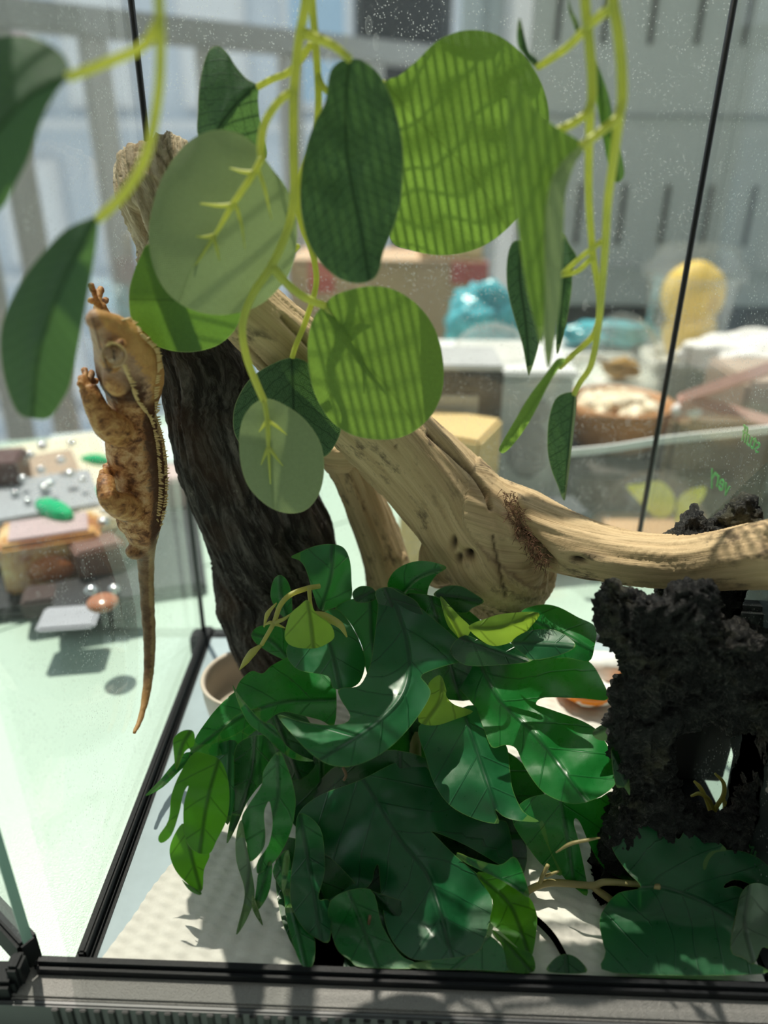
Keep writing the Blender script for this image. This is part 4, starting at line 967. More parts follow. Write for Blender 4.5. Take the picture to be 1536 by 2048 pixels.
# ------------------------------------------------------------------ gecko on the left pane
def gecko():
    GX = XL + .0006
    def g(px, py, off): return PX(px, py, GX + off)
    k = .40 / 1500
    # head runs into trunk runs into tail: (px, py, distance from the pane, half width px)
    sp = [(187, 629, .020, 11), (202, 645, .0205, 20), (221, 665, .021, 32), (240, 690, .0215, 44), (256, 724, .021, 55), (265, 760, .020, 54), (266, 795, .018, 45), (265, 822, .016, 41), (266, 850, .015, 47), (270, 890, .0145, 53), (276, 930, .0145, 53), (281, 970, .0140, 50), (284, 1010, .0130, 46), (284, 1050, .0120, 37), (287, 1085, .0105, 26),
          (291, 1115, .0085, 18), (293, 1160, .0065, 15.5), (296, 1220, .0050, 14.5), (299, 1280, .0045, 13), (298, 1340, .0040, 11), (291, 1395, .0035, 8.5), (280, 1440, .0030, 6), (268, 1466, .0025, 4)]
    P = cr(np.array([g(a, b, c) for a, b, c, r in sp]), 5)
    R = cr(np.array([[r, 0, 0] for *_, r in sp]), 5)[:, 0] * k
    parts = [tube(P, R, 24)]
    def limb(path, rad):
        Q = cr(np.array([g(*p) for p in path]), 5)
        r = np.interp(np.linspace(0, 1, len(Q)), np.linspace(0, 1, len(rad)), rad)
        parts.append(tube(Q, r, 12)); return Q
    def toes(c, dirs, ln):
        for dx, dy, l in dirs:
            q = [(c[0], c[1], c[2]), (c[0] + dx * l * .5, c[1] + dy * l * .5, c[2] * .8), (c[0] + dx * l * .85, c[1] + dy * l * .85, .0015), (c[0] + dx * l, c[1] + dy * l, .0012)]
            limb(q, [.0016, .0013, .0017, .0015])
    # near fore leg: shoulder, elbow, wrist, hand
    limb([(248, 862, .013), (220, 852, .011), (200, 828, .008), (186, 800, .006), (176, 775, .004)], [.0085, .0076, .0058, .0048, .0042])
    toes((174, 772, .0035), [(-.15, -1, 36), (-.60, -.8, 24), (.35, -.95, 30), (.85, -.5, 22), (-.95, -.3, 18)], 1)
    # far fore leg reaching up past the snout
    limb([(262, 812, .012), (240, 740, .006), (222, 680, .004), (207, 632, .003), (198, 612, .0028)], [.006, .0048, .004, .0036, .0032])
    toes((196, 610, .0028), [(-.32, -.95, 46), (.02, -1, 30), (.18, -1, 34), (-.8, -.5, 22), (.8, -.5, 20)], 1)
    # near hind leg folded at the side
    limb([(280, 1020, .012), (250, 1014, .011), (226, 1004, .009), (213, 985, .006), (212, 958, .004)], [.0082, .0072, .0056, .0047, .0042])
    toes((212, 955, .0035), [(-.05, -1, 26), (-.55, -.8, 18), (.5, -.85, 22), (.9, -.35, 20), (-.9, -.3, 14)], 1)
    # far hind leg, its thigh and foot below the hip
    limb([(280, 1045, .008), (262, 1050, .006), (252, 1040, .005), (247, 1020, .0035)], [.0065, .0060, .0050, .0042])
    limb([(284, 1098, .008), (268, 1102, .007), (261, 1096, .006)], [.0050, .0046, .0034])
    toes((250, 1026, .0035), [(-.3, -1, 14), (-.9, -.4, 12), (.4, -1, 14)], 1)
    # brows, jaw corners and snout
    for c, r, s in ((g(232, 690, .0258), .0046, (1, 1.1, .7)), (g(246, 664, .0225), .0048, (1.1, 1, .9)), (g(222, 718, .0235), .0055, (.8, 1, 1.1)), (g(192, 640, .0205), .0042, (1, 1, 1)), (g(235, 755, .019), .0075, (.9, 1, 1.2))):
        parts.append(ico(c, r, 3, s))
    V, N, F = remesh(parts, .00065, 5)
    # scale grain
    off = np.array([.00016 * noise.noise(Vector(p) * 1100) + .0003 * noise.noise(Vector(p) * 260) for p in V])
    V = V + N * off[:, None]
    s, a, d, wh = along(V, [P], up=(1, 0, 0))
    # dorsal direction: away from the pane
    dors = (V - P[np.array([np.argmin(((P - v) ** 2).sum(1)) for v in V])])
    dn = np.clip(dors[:, 0] / (d + 1e-6), -1, 1)
    # where it lies across the body as seen from the back-right
    side = np.array([np.dot(q, (0.78, .45, 0)) for q in dors]) / (d + 1e-6)
    rl = np.interp(s, np.concatenate(([0], np.cumsum(np.linalg.norm(np.diff(P, axis=0), axis=1)))), R)
    limb_ = np.clip((d - 1.12 * rl - .0005) / .002, 0, 1)
    t = NT('gecko_skin'); ob = t.obj(); su, dd = t.attr('su'), t.attr('side')
    n1 = t.noise(170., t.n('Mapping', {'Vector': ob, 'Scale': (1, 1, 1.3)}).outputs[0], 8, .74, .35); n2 = t.noise(330., ob, 4, .65); n3 = t.noise(38., ob, 3)
    base = t.ramp(n1, [(.39, (.075, .034, .017)), (.46, (.36, .16, .06)), (.54, (.62, .34, .145)), (.64, (.78, .54, .30))])
    brown = t.ramp(n1, [(.35, (.024, .015, .010)), (.55, (.060, .036, .022)), (.72, (.26, .16, .09))])
    cream = t.ramp(n2, [(.3, (.46, .34, .17)), (.6, (.70, .56, .30))])
    band = t.math('ADD', dd, t.math('MULTIPLY', t.math('SUBTRACT', n1, .5), 1.1))
    body = t.mix(t.math('MULTIPLY', t.rng(band, .10, .22), t.rng(band, .86, .74)), base, brown)
    body = t.mix(t.math('MULTIPLY', t.rng(band, .68, .78), t.rng(n3, .36, .50)), body, cream)
    head = t.mix(t.math('MULTIPLY', t.rng(su, .030, .042), t.rng(band, .30, .10)), t.mix(t.rng(band, .25, .4), t.ramp(n1, [(.3, (.33, .20, .13)), (.6, (.60, .40, .26))]), t.ramp(n1, [(.3, (.50, .25, .08)), (.6, (.70, .42, .16))])), brown)
    c = t.mix(t.rng(su, .052, .060), head, body)
    lb = t.ramp(n1, [(.38, (.11, .05, .022)), (.48, (.48, .23, .08)), (.60, (.70, .42, .17))])
    c = t.mix(t.attr('limb'), c, lb)
    tail = t.mix(t.rng(t.math('ADD', dd, t.math('MULTIPLY', n1, .8)), .35, .6), t.ramp(n1, [(.35, (.10, .062, .036)), (.6, (.26, .165, .09))]), t.ramp(n1, [(.3, (.34, .24, .12)), (.6, (.52, .39, .20))]))
    c = t.mix(t.rng(su, .136, .150), c, tail)
    c = t.mix(t.rng(su, .232, .246), c, (.52, .32, .13))
    h = t.math('ADD', n2, t.noise(900., ob, 2))
    p = t.bsdf(c, .52, Normal=t.bump(h, .35, .0008), **{'Specular IOR Level': .4, 'Subsurface Weight': .35, 'Subsurface Radius': (1.0, .45, .2), 'Subsurface Scale': .004})
    skin = t.done(t.mixs(.12, p, t.n('BsdfTranslucent', {'Color': (.9, .42, .12)}).outputs[0]))
    root = thing('crested_gecko', g(275, 1100, .0), 'orange brown crested gecko climbing the left glass with its snout up', 'gecko')
    mesh('body', V, F, skin, root, attrs=dict(su=s, side=side, limb=limb_))
    def on(px, py, lift=0.0):
        """the skin under that line of sight"""
        r = ray(px, py); r = r / np.linalg.norm(r); w_ = V - CO; t_ = w_ @ r
        pd = np.linalg.norm(w_ - t_[:, None] * r, axis=1); m = pd < .0011
        if not m.any(): i = pd.argmin(); return V[i] - r * lift
        return CO + r * (t_[m].min() - lift)
    # eye
    er = 17.5 * k
    c2 = on(228, 710, -er * .62); ec = c2
    e1 = ico(c2, er, 4, (1, 1, 1))
    t = NT('gecko_eye'); ob = t.obj(); n = t.noise(420., ob, 5, .7, 2.)
    em = t.done(t.bsdf(t.ramp(n, [(.3, (.10, .045, .02)), (.5, (.42, .24, .13)), (.7, (.62, .42, .26))]), .25, **{'Coat Weight': .45, 'Coat Roughness': .05}))
    eye = mesh('eye', *e1, em, root)
    d2 = CO - ec; d2 /= np.linalg.norm(d2)
    u = np.cross(d2, (0, 0, 1)); u /= np.linalg.norm(u); w = np.cross(u, d2)
    mesh('pupil', *tube([c2 + d2 * er * .955 + w * er * q + u * er * .10 * 0.45 * math.sin(q * 14) + d2 * er * (.02 - .42 * q * q) for q in np.linspace(-.5, .5, 11)], [.0001, .0003, .00036, .0003, .0002, .00036, .0002, .0003, .00036, .0003, .0001], 6), plain('gecko_pupil', (.01, .008, .008), .1), eye)
    lidp = [c2 + d2 * er * .45 + (u * math.cos(q) + w * math.sin(q)) * er * .98 for q in np.linspace(0, 2 * math.pi, 28)]
    mesh('eyelid', *tube(lidp, .0006, 6, False), plain('gecko_lid', (.62, .42, .24), .5, scale=400.), root)
    # crests: rows of small pointed scales from each brow down the neck and back
    sc = []
    def crest(path, n, ln, outd):
        Q = cr(np.array([on(p[0], p[1]) for p in path]), 12)
        for i in np.linspace(0, len(Q) - 1, n).astype(int):
            q = Q[i]; l = 1.35 * ln * (.7 + .6 * random.random()); o = np.array(outd) + np.array([random.gauss(0, .18) for _ in range(3)]); o /= np.linalg.norm(o)
            sc.append(tube([q - o * .0006, q + o * l * .5, q + o * l], [.00055, .0004, .00006], 5, False))
    crest([(247, 730, .0275), (262, 765, .0275), (272, 795, .0265), (287, 818, .0245), (302, 838, .023), (313, 880, .0225), (318, 930, .0215), (320, 980, .020), (315, 1040, .017)], 90, .0017, (.75, -.45, -.1))
    crest([(246, 640, .0215), (262, 636, .021), (285, 672, .020), (312, 700, .019), (317, 735, .018), (311, 790, .0175), (318, 850, .016), (330, 920, .015), (332, 985, .0145), (322, 1050, .013)], 90, .0014, (.75, .2, .15))
    crest([(214, 690, .0285), (225, 686, .030), (240, 692, .0300), (247, 705, .029)], 16, .0013, (.3, -.6, .5))
    o = mesh('crest_scales', *join(sc), plain('gecko_crest', (.76, .55, .26), .5, scale=400.), root); tag(o, kind='stuff')
    # mouth line and nostril
    mesh('mouth_line', *tube(cr(np.array([on(184, 634), on(189, 655), on(198, 688), on(209, 720), on(217, 746)]), 6), .00028, 6), plain('gecko_mouth', (.22, .12, .08), .6), root)
gecko()
# ------------------------------------------------------------------ things on the table, behind the glass
def single(name, geo, m, label, cat, group=None, smooth=False):
    o = mesh(name, geo[0], geo[1], m, None, smooth); return tag(o, label, cat, group)
def T(px, py, z=None): return PZ(px, py, TZ if z is None else z)
E_ = .0006
# --- left heap
p = T(150, 1150); hz = TZ + E_
tr = T(165, 1160)
single('dark_tray', box((tr[0], tr[1] + .03, TZ + .006), (.21, .17, .011), .28, .003), plain('tray_black', (.02, .022, .026), .35), 'flat black tray carrying the heap of gems at the left', 'tray')
zt = TZ + .0125
rb = random.Random(11)
# framed cream plate with brown middle
q = PZ(97, 935, zt + .03)
pl = thing('framed_picture', (q[0], q[1], zt), 'square cream frame with a brown centre leaning at the far left heap', 'picture')
mesh('board', *box((q[0], q[1], zt + .025), (.135, .115, .010), .55, .003, .28), plain('cream_card', (.74, .70, .52), .6), pl, False)
mesh('centre', *box((q[0], q[1] - .001, zt + .0315), (.062, .05, .004), .55, .001, .28), plain('brown_centre', (.26, .16, .08), .5), pl, False)
mesh('prop', *box((q[0], q[1] + .01, zt + .009), (.09, .07, .018), .55, .002), plain('brown_centre', (.26, .16, .08), .5), pl, False)
# resin blocks
def resin(px, py, z, s, rz, label, c1, c2):
    q = PZ(px, py, z)
    r_ = thing('resin_block', (q[0], q[1], z), label, 'block')
    mesh('body', *box((q[0], q[1], z + s[2] / 2), s, rz, .004), c1, r_, False)
    mesh('top_face', *box((q[0], q[1], z + s[2] + .0012), (s[0] * .78, s[1] * .72, .0022), rz, .0008), c2, r_, False)
    mesh('inlay', *ico((q[0] + .002, q[1] - s[1] * .46, z + s[2] * .45), s[2] * .36, 2, (1.6, .5, .8)), plain('amber_inlay', (.50, .16, .05), .15), r_)
def amber():
    t = NT('amber_resin'); n = t.noise(28., t.obj(), 3)
    return t.done(t.bsdf(t.ramp(n, [(.35, (.34, .11, .05)), (.5, (.62, .34, .12)), (.62, (.78, .60, .30)), (.8, (.80, .72, .48))]), .12, **{'Coat Weight': .6}))
M['amber'] = amber()
resin(118, 1150, zt, (.085, .055, .050), .38, 'amber and cream resin block with a mauve top at the left', M['amber'], plain('mauve', (.56, .44, .46), .2))
resin(222, 1100, zt, (.058, .045, .040), .45, 'pale cream resin block right behind the amber one', plain('cream_resin', (.76, .70, .48), .15), plain('cream_top', (.74, .66, .52), .2))
# green gems
def gem(px, py, z, sc, rz, label, tip):
    q = PZ(px, py, z)
    v, f = ico((0, 0, 0), 1, 2)
    v = v * sc; c, s = math.cos(rz), math.sin(rz)
    v = np.stack((v[:, 0] * c - v[:, 1] * s, v[:, 0] * s + v[:, 1] * c, v[:, 2]), 1) + q
    single('green_gem', (v, f), plain('emerald', (.0, .50, .20), .08, var=.35, scale=40.), label, 'gem')
gem(108, 1020, zt + .055, (.028, .011, .010), -.62, 'bright emerald green gem on the grey heap at the left', 0)
gem(190, 922, zt + .028, (.020, .010, .009), -.1, 'smaller emerald green gem beside the cream frame', 0)
gem(182, 985, zt + .028, (.020, .012, .006), -.5, 'pale teal green gem behind the grey sheets', 0)
# grey sheets, dark boxes
for i, (px, py, z, s, rz, tl, col, rough, lb) in enumerate([
        (70, 1040, zt + .018, (.125, .10, .028), .45, .0, (.40, .43, .47), .25, 'grey silver box under the emerald gem'),
        (150, 1000, zt + .026, (.10, .016, .012), -.62, .0, (.52, .56, .57), .3, 'pale grey bar lying right of the emerald gem'),
        (2, 1000, zt + .02, (.06, .05, .05), .2, .0, (.10, .045, .04), .35, 'dark maroon box at the far left edge of the heap'),
        (28, 1060, zt + .012, (.055, .05, .022), .2, .0, (.42, .26, .18), .4, 'brown wooden box in front of the maroon box'),
        (15, 1110, zt, (.05, .04, .018), .5, .0, (.50, .58, .60), .3, 'pale grey box left of the amber block'),
        (205, 1215, zt, (.075, .050, .020), .35, .0, (.035, .036, .040), .3, 'black box nearest the front of the dark tray'),
        (120, 1215, zt, (.055, .030, .018), .3, .0, (.055, .035, .035), .35, 'dark brown box in front of the amber block'),
        (140, 1240, zt + .0185, (.045, .034, .004), .15, .0, (.40, .42, .47), .25, 'small grey lilac card on the front black boxes'),
        (205, 1170, zt, (.04, .03, .045), .6, .0, (.20, .11, .09), .3, 'brown cube right of the amber block'),
        (250, 1010, zt, (.06, .05, .02), .4, .0, (.50, .52, .54), .35, 'flat grey box behind the gecko body')]):
    q = PZ(px, py, z)
    single('small_box', box((q[0], q[1], z + s[2] / 2), s, rz, .0025), plain('box_%d_paint' % i, col, rough), lb, 'box')
q = PZ(205, 1205, zt + .047)
single('copper_disc', ico(q, .012, 3, (1, 1, .45)), plain('copper_brown', (.42, .18, .10), .2), 'small copper brown disc on the dark boxes', 'disc', None, True)
# beads glinting in the sun
bm0 = plain('bead_clear', (.75, .78, .80), .12, .9)
bd = None
ORD = ['first', 'second', 'third', 'fourth', 'fifth', 'sixth', 'seventh', 'eighth', 'ninth']
for where, spots, dz in (('along the back edge of the left heap', ((3, 910), (46, 918), (60, 910), (85, 893), (122, 920), (143, 886)), .06),
                  ('on the front half of the cream picture', ((18, 932), (45, 955), (82, 940), (100, 968), (140, 949), (165, 958)), .06),
                  ('on the grey silver box', ((30, 985), (55, 1000), (90, 978)), .05), ('behind the gecko flank', ((207, 1045), (208, 1019), (228, 1024)), .05), ('on the front dark boxes', ((183, 1183), (228, 1179)), .026)):
    for k, (px, py) in enumerate(sorted(spots)):
        q = PZ(px, py, zt + dz)
        if bd is None: bd = c = single('glass_bead', ico(q, .0055, 2, (1, 1, .8)), bm0, 'x', 'bead', 'silver beads on the left heap', True)
        else: c = copy_thing(bd, (q[0], q[1], q[2] - .004), 0, rb.uniform(.7, 1.15))
        c['label'] = ORD[k] + ' silver bead from the left ' + where
single('white_tray', box(tuple(PZ(270, 905, TZ + .012)), (.22, .15, .02), .3, .004), plain('pale_blue_tray', (.62, .72, .74), .3), 'pale blue white tray behind the gecko and the dark log', 'tray')
q = PZ(360, 955, TZ + .03)
single('pink_box', box((q[0], q[1], TZ + .02), (.07, .05, .038), .3, .003), plain('dull_pink', (.58, .42, .42), .4), 'dull pink box left of the dark log behind the glass', 'box')

# --- right side
# cardboard box with red tape
fy = 1.30
a, b = PY(585, 700, fy), PY(976, 528, fy)
cb = thing('cardboard_box', ((a[0] + b[0]) / 2, fy + .1, TZ), 'brown cardboard box with red tape behind the round leaf', 'box')
cbm = plain('cardboard', (.46, .30, .19), .75, scale=25.)
mesh('body', *boxb(a[0], b[0], fy, fy + .22, TZ + E_, b[2], .004), cbm, cb, False)
tp_ = plain('red_tape', (.50, .10, .09), .35)
q0, q1 = PY(902, 560, fy), PY(980, 535, fy)
mesh('tape', *boxb(q0[0], b[0] + .0012, fy - .0012, fy + .05, q0[2] - .006, b[2] + .0012), tp_, cb, False)
q0, q1 = PY(618, 560, fy), PY(668, 530, fy)
mesh('tape', *boxb(q0[0], q1[0], fy - .0012, fy + .05, q0[2] - .02, b[2] + .0012), tp_, cb, False)
mesh('flap', *boxb(a[0] + .003, b[0] - .003, fy + .002, fy + .12, b[2] + .0003, b[2] + .004), plain('cardboard_light', (.56, .40, .27), .75, scale=25.), cb, False)
q0, q1 = PY(838, 545, fy + .02), PY(965, 512, fy + .02)
single('pine_block', boxb(q0[0], q1[0], fy + .02, fy + .10, b[2] + .0046, b[2] + .0046 + .032, .003), plain('pine', (.86, .66, .38), .6, scale=20.), 'pale pine wood block on top of the cardboard box', 'block')
# dark bag and blue bag
q = PY(1005, 600, 1.30)
v, f = ico((q[0] + .040, 1.29, .03), .075, 4, (.75, .6, 1.25), .22, 1.6, 2); v[:, 2] = np.maximum(v[:, 2], TZ + .001)
single('dark_bag', (v, f), plain('slate_plastic', (.10, .15, .19), .3), 'slate grey crumpled bag right of the cardboard box', 'bag', None, True)
def blue_bag(px, py, Y, r, sc, seed, lb):
    q = PY(px, py, Y)
    v, f = ico(tuple(q), r, 4, sc, .35, 2.0, seed)
    t = plain('blue_white_plastic', (.10, .45, .68), .22, var=.9, scale=30.)
    v[:, 2] = np.maximum(v[:, 2], TZ + .001)
    single('blue_bag', (v, f), t, lb, 'bag', None, True)
blue_bag(968, 650, 1.12, .055, (1.0, .7, 1.0), 5, 'bright blue crumpled plastic bag beside the cardboard box')
blue_bag(1215, 668, 1.15, .045, (1.6, .8, .45), 8, 'light blue plastic wrap under the clear dome right of the hanging leaves')
single('white_box', boxb(.24, .37, 1.09, 1.21, TZ + E_, PY(1215, 668, 1.15)[2] - .018, .006), plain('white_card', (.80, .81, .80), .5), 'white card box behind the light blue wrap', 'box')
# white acrylic box
bx0, bx1 = PY(1008, 800, .79)[0], PY(1146, 800, .79)[0]
wb = thing('white_storage_box', (.13, .85, TZ), 'large white plastic storage box behind the hanging right leaves', 'box')
wz = PY(1090, 742, .79)[2]
wm_ = plain('milky_white', (.74, .78, .80), .3)
mesh('body', *boxb(bx0 - .075, bx1, .79, .93, TZ + E_, wz - .008, .003), wm_, wb, False)
mesh('lid', *boxb(bx0 - .080, bx1 + .004, .785, .935, wz - .0075, wz, .003), plain('milky_lid', (.84, .86, .86), .25), wb, False)
ep = PY(1055, 900, .79)
mesh('grey_print', *ico((ep[0], .789, ep[2]), .03, 3, (.75, .03, 1.2), .15, 1.5, 4), plain('pale_grey_print', (.52, .53, .55), .5), wb)
mesh('grey_print', *ico((ep[0] + .005, .789, ep[2] + .045), .018, 3, (.9, .05, .8), .15, 1.5, 6), plain('pale_grey_print', (.52, .53, .55), .5), wb)
# dome on the box
def dome(c, r, label, h=1.0, base=None):
    o = thing('clear_dome', c, label, 'dome')
    prof = [(r, 0.0)] + [(r * math.cos(a_), r * h * math.sin(a_)) for a_ in np.linspace(.05, math.pi / 2 - .001, 18)]
    mesh('shell', *lathe(prof, c, 48), M['dome'], o)
    ring_ = [(r * 1.0, .0), (r * 1.06, .0), (r * 1.06, .003), (r * 1.0, .003), (r * 1.0, .0)]
    mesh('rim', *lathe(ring_, c, 48), base or M['clear'], o)
    return o
q = PY(985, 700, .86)
dome((q[0], .86, wz + .001), .045, 'small clear dome on the white storage box', .75)
# frame box and wooden block
q = PY(950, 820, .70)
fb_ = thing('black_display_box', (q[0], .72, TZ), 'black display box with a silver top beside the wooden block', 'box')
zt_ = PY(950, 742, .68)[2]
x0, x1 = PY(880, 820, .70)[0], PY(1003, 820, .70)[0]
bm_ = plain('display_black', (.05, .05, .05), .3)
mesh('body', *boxb(x0 - .03, x1, .70, .775, TZ + E_, zt_ - .006, .002), bm_, fb_, False)
mesh('silver_top', *boxb(x0 - .03, x1, .699, .776, zt_ - .0055, zt_, .002), plain('silver', (.70, .71, .72), .25, .3), fb_, False)
w0, w1 = PY(885, 835, .70), PY(958, 790, .70)
mesh('window', *boxb(x0 - .02, w1[0], .6975, .7005, w0[2] - .03, w1[2], .001), plain('display_window', (.46, .47, .46), .15), fb_, False)
q = PY(960, 905, .62)
single('wooden_block', box((q[0] - .022, .655, (TZ + E_ + PY(950, 862, .635)[2]) / 2), (.075, .07, PY(950, 862, .635)[2] - TZ - E_), -.42, .003), plain('gold_pine', (.66, .49, .22), .5, scale=18.), 'yellow pine wooden block behind the driftwood', 'block')
q = PY(1120, 1010, .64)
single('slate_box', box((q[0], .66, TZ + .032), (.06, .045, .062), .2, .003), plain('slate', (.07, .08, .09), .4), 'dark slate box just above the driftwood arm', 'box')
# bowl of shells on a dark stand
bc = PY(1228, 830, .85)
zr = PY(1228, 805, .85)[2]
st = single('dark_stand', boxb(bx1 + .006, bc[0] + .12, .765, .95, TZ + E_, zr - .0565, .004), plain('stand_dark', (.06, .055, .05), .5), 'dark flat crate under the wooden bowl', 'crate')
wbm = plain('bowl_wood', (.52, .27, .12), .45, scale=30., var=.25)
bo_ = mesh('wooden_bowl', *lathe([(.0, .0), (.045, .0), (.054, .012), (.061, .040), (.063, .056), (.059, .056), (.056, .040), (.052, .016), (.0, .012)], (bc[0] + .008, .86, zr - .056), 44), wbm)
tag(bo_, 'round wooden bowl full of pale shells', 'bowl')
shm = plain('shell_cream', (.84, .72, .54), .5, var=.25, scale=80.)
s0 = None
for i in range(26):
    an = i * 2.4; rr = .043 * math.sqrt((i + .5) / 26)
    if s0 is None:
        g_ = ico((0, 0, 0), .013, 3, (1.2, .85, .7), .25, 1.8, 3)
        s0 = single('sea_shell', g_, shm, 'pale cream shell heaped in the wooden bowl', 'shell', 'shells in the wooden bowl', True)
        c = s0
    else: c = copy_thing(s0, (0, 0, 0))
    c.location = (bc[0] + .008 + rr * math.cos(an), .86 + rr * math.sin(an), zr - .014 + .012 * (1 - rr / .05) - .006 + rb.uniform(-.003, .003))
    c.rotation_euler = (rb.uniform(-.5, .5), rb.uniform(-.5, .5), rb.uniform(0, 6)); c.scale = (rb.uniform(.8, 1.15),) * 3
# dried flower under a clear bell
q = PY(1236, 722, 1.02)
db = thing('clear_bell', (q[0], 1.02, TZ), 'clear bell jar with a small brown gold nugget behind the bowl', 'bell jar')
mesh('stand', *lathe([(.0, .0), (.058, .0), (.058, q[2] - TZ - .022), (.0, q[2] - TZ - .022)], (q[0], 1.02, TZ + E_), 40), plain('pale_green_white', (.72, .77, .72), .4), db)
prof = [(.057, .0)] + [(.057 * math.cos(a_), .085 * math.sin(a_)) for a_ in np.linspace(.05, math.pi / 2 - .001, 18)]
mesh('bell', *lathe(prof, (q[0], 1.02, q[2] - .0205), 44), M['dome'], db)
mesh('nugget', *ico((q[0], 1.0, q[2] - .005), .016, 3, (1.5, .8, .9), .4, 2, 1), plain('brown_gold', (.50, .30, .08), .3, var=.6, scale=120.), db)
mesh('twig', *tube([(q[0] - .040, 1.0, q[2] + .012), (q[0] - .02, 1.0, q[2] + .002), (q[0], 1.0, q[2] - .004)], .0025, 6), plain('twig', (.34, .24, .14), .7), db)
# cup of yellow balls on a pale box
cc = PY(1380, 600, 1.08)
zc = PY(1380, 706, 1.08)[2]
single('pale_box', boxb(cc[0] - .052, cc[0] + .30, 1.03, 1.22, TZ + E_, zc - .001, .004), plain('pale_grey_card', (.70, .71, .69), .5), 'pale grey box carrying the cup of yellow balls', 'box')
cup = thing('plastic_cup', (cc[0], 1.08, zc), 'clear plastic cup with a domed lid holding two yellow balls', 'cup')
zl = PY(1380, 545, 1.08)[2]; hh = zl - zc
mesh('wall', *lathe([(.0, .001), (.048, .001), (.062, hh), (.0628, hh), (.0488, .0), (.0, .0)], (cc[0], 1.08, zc), 44), M['clear'], cup)
mesh('lid', *lathe([(.0635, hh - .008), (.072, hh - .006), (.072, hh + .006), (.064, hh + .012), (.056, hh + .020), (.052, hh + .034), (.03, hh + .038), (.0, hh + .039)], (cc[0], 1.08, zc), 44), M['clear'], cup)
ym = plain('yellow_foam', (.86, .60, .10), .6, scale=40.)
for (px, py, r, lb) in ((1378, 668, .036, 'lower yellow ball in the clear plastic cup'), (1386, 590, .042, 'upper yellow ball in the clear plastic cup')):
    q = PY(px, py, 1.08)
    y0 = mesh('yellow_ball', *ico((q[0], 1.08, q[2]), r, 4, (1, 1, 1.1), .05, 1.2, 1), ym); tag(y0, lb, 'ball')
    mesh('dimple', *ico((q[0] + r * .25, 1.08 - r * .86, q[2] - r * .1), r * .30, 3, (1, .45, 1)), plain('yellow_dark', (.64, .42, .06), .6), y0)
# white tissue, pink frame, brown box
q = PY(1500, 718, .97)
v, f = ico((q[0] + .01, .97, q[2]), .070, 5, (1.25, .7, .50), .32, 1.5, 12)
single('white_cloth', (v, f), plain('cloth_white', (.86, .85, .82), .85), 'crumpled white cloth right of the plastic cup', 'cloth', None, True)
q = PY(1450, 840, .82)
single('brown_box', boxb(bc[0] + .125, q[0] + .20, .80, .915, TZ + E_, PY(1450, 765, .80)[2], .004), plain('brown_grey', (.40, .31, .24), .6), 'brown grey box below the white cloth', 'box')
pk = thing('pink_stand', PY(1368, 800, .789), 'dusty pink wooden stand with two sloping arms', 'stand')
pm = plain('dusty_pink', (.66, .40, .34), .5)
A0 = PY(1368, 796, .789)
for e in ((1600, 716, .72), (1600, 862, .72)):
    mesh('arm', *tube([A0, PY(*e)], .0075, 4), pm, pk, False)
e = PY(1600, 862, .72)
mesh('foot', *boxb(e[0] - .012, e[0] + .012, .71, .735, TZ + E_, e[2] + .005, .002), pm, pk, False)
mesh('foot', *boxb(A0[0] - .005, A0[0] + .009, .7795, .7985, A0[2] - .0265, A0[2] + .002, .002), pm, pk, False)
q = PY(1358, 822, .79)
single('white_pebble', ico((q[0] + .008, .789, q[2] + .001), .0125, 3, (1.4, .8, .8)), plain('knob_white', (.86, .86, .86), .3), 'small white pebble right of the wooden bowl', 'knob', None, True)
single('dark_crate', boxb(q[0] - .005, q[0] + .17, .779, .799, TZ + E_, q[2] - .0105, .003), plain('stand_dark2', (.10, .085, .07), .5), 'dark brown crate under the white pebble', 'crate')
# clear strip
sv_ = cr(np.array([PY(1120, 908, .64), PY(1220, 898, .64), PY(1340, 880, .635), PY(1540, 860, .61)]), 8)
cs = thing('clear_tray', (sv_[10][0], .67, TZ), 'clear plastic tray edge crossing in front of the wooden bowl', 'tray')
V = []; F = []
for p in sv_:
    V += [p + (0, 0, .0035), p - (0, 0, .0035), p - (0, -.003, .0035), p + (0, .003, .0035)]
for i in range(len(sv_) - 1):
    for j in range(4): F.append((i * 4 + j, i * 4 + (j + 1) % 4, i * 4 + 4 + (j + 1) % 4, i * 4 + 4 + j))
mesh('rim', np.array(V), F, plain('clear_rim', (.70, .72, .72), .15), cs, False)
V2 = np.array([q for p in sv_ for q in (p - (0, -.001, .0037), np.array((p[0], p[1], TZ + E_)))]); F2 = [(2 * i, 2 * i + 1, 2 * i + 3, 2 * i + 2) for i in range(len(sv_) - 1)]
mesh('wall', V2, F2, M['clear'], cs, False)
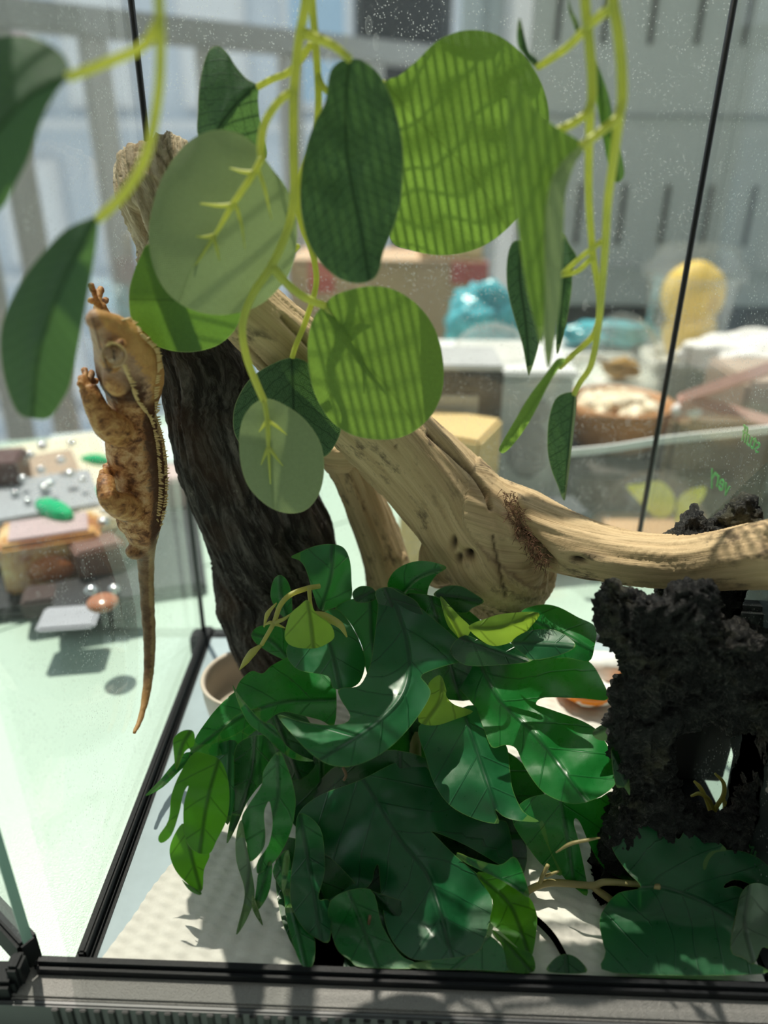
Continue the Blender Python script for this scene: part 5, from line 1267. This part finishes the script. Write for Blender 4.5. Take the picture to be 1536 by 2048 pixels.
# butterfly dome
BY = .715
q = PY(1300, 1052, BY)
rd_ = .060
bz = TZ + .006
wr = plain('base_wood', (.66, .44, .26), .5, scale=30.)
bdm = thing('butterfly_dome', (q[0], BY, TZ), 'clear glass dome over two yellow petals on a wooden base', 'dome')
mesh('base', *lathe([(.0, .0), (.062, .0), (.064, .002), (.064, .004), (.062, .0055), (.0, .0055)], (q[0], BY, TZ + E_), 44), wr, bdm)
mesh('shell', *lathe([(rd_, .0)] + [(rd_ * math.cos(a_), rd_ * 1.12 * math.sin(a_)) for a_ in np.linspace(.05, math.pi / 2 - .001, 20)], (q[0], BY, bz + .0008), 48), M['dome'], bdm)
ptm = plain('yellow_petal', (.90, .86, .12), .5, scale=50.)
for out in ('1253,972 1280,968 1320,962 1345,985 1350,1010 1340,1030 1318,1036 1300,1026 1275,1000', '1352,1028 1356,1000 1372,983 1395,975 1412,976 1404,1000 1385,1022 1362,1042 1350,1046'):
    O = np.array(pts(out)); m0, m1 = O[0], O[len(O) // 2]
    v, f, at = leaf_geo(O, [tuple(m0), tuple(m1)], .700, 0, 0, .01, .003, 0, 10)
    v2, _ = v + np.array((0, .0012, 0)), 0
    mesh('petal', v, f, ptm, bdm)
# dark panel with mirrored green lettering, standing outside the right pane
SX = XR + .016
yz = [(.437, .112), (.338, .226), (.235, .150), (.245, TZ + E_), (.318, TZ + E_), (.325, .030)]
V = np.array([(SX, y, z) for y, z in yz] + [(SX + .004, y, z) for y, z in yz]); n = len(yz)
F = [tuple(range(n)), tuple(range(2 * n - 1, n - 1, -1))] + [(i, n + i, n + (i + 1) % n, (i + 1) % n) for i in range(n)]
dpn = thing('slate_sheet', (SX, .30, TZ), 'dark blue grey sheet with mirrored green lettering outside the right glass', 'sheet')
mesh('sheet', V, F, plain('panel_slate', (.045, .062, .07), .25, scale=12., var=.3), dpn, False)
gm = plain('green_print', (.06, .42, .10), .4)
def letters(txt, px, py, size):
    cu = bpy.data.curves.new('lettering', 'FONT'); cu.body = txt; cu.size = size; cu.align_x = 'CENTER'; cu.align_y = 'CENTER'; cu.extrude = .0003
    o = bpy.data.objects.new('lettering', cu); COL.objects.link(o)
    dg = bpy.context.evaluated_depsgraph_get(); me = bpy.data.meshes.new_from_object(o.evaluated_get(dg))
    v = np.array([tuple(p.co) for p in me.vertices]); f = [tuple(p.vertices) for p in me.polygons]
    bpy.data.objects.remove(o); bpy.data.curves.remove(cu); bpy.data.meshes.remove(me)
    u = np.array((0, 1., 0)); up = np.array((0, 0, 1.)); c = PX(px, py, SX - .0004)   # read from its back, so the words come out mirrored
    v = c + v[:, 0:1] * u[None] + v[:, 1:2] * up[None] + v[:, 2:3] * np.array((-1., 0, 0))[None]
    mesh('lettering', v, f, gm, dpn, False)
letters('very', 1440, 962, .016); letters('stuff', 1502, 880, .013); letters('4th', 1500, 1480, .012); letters('usd', 1478, 1582, .010); letters('lM', 1500, 1700, .012)
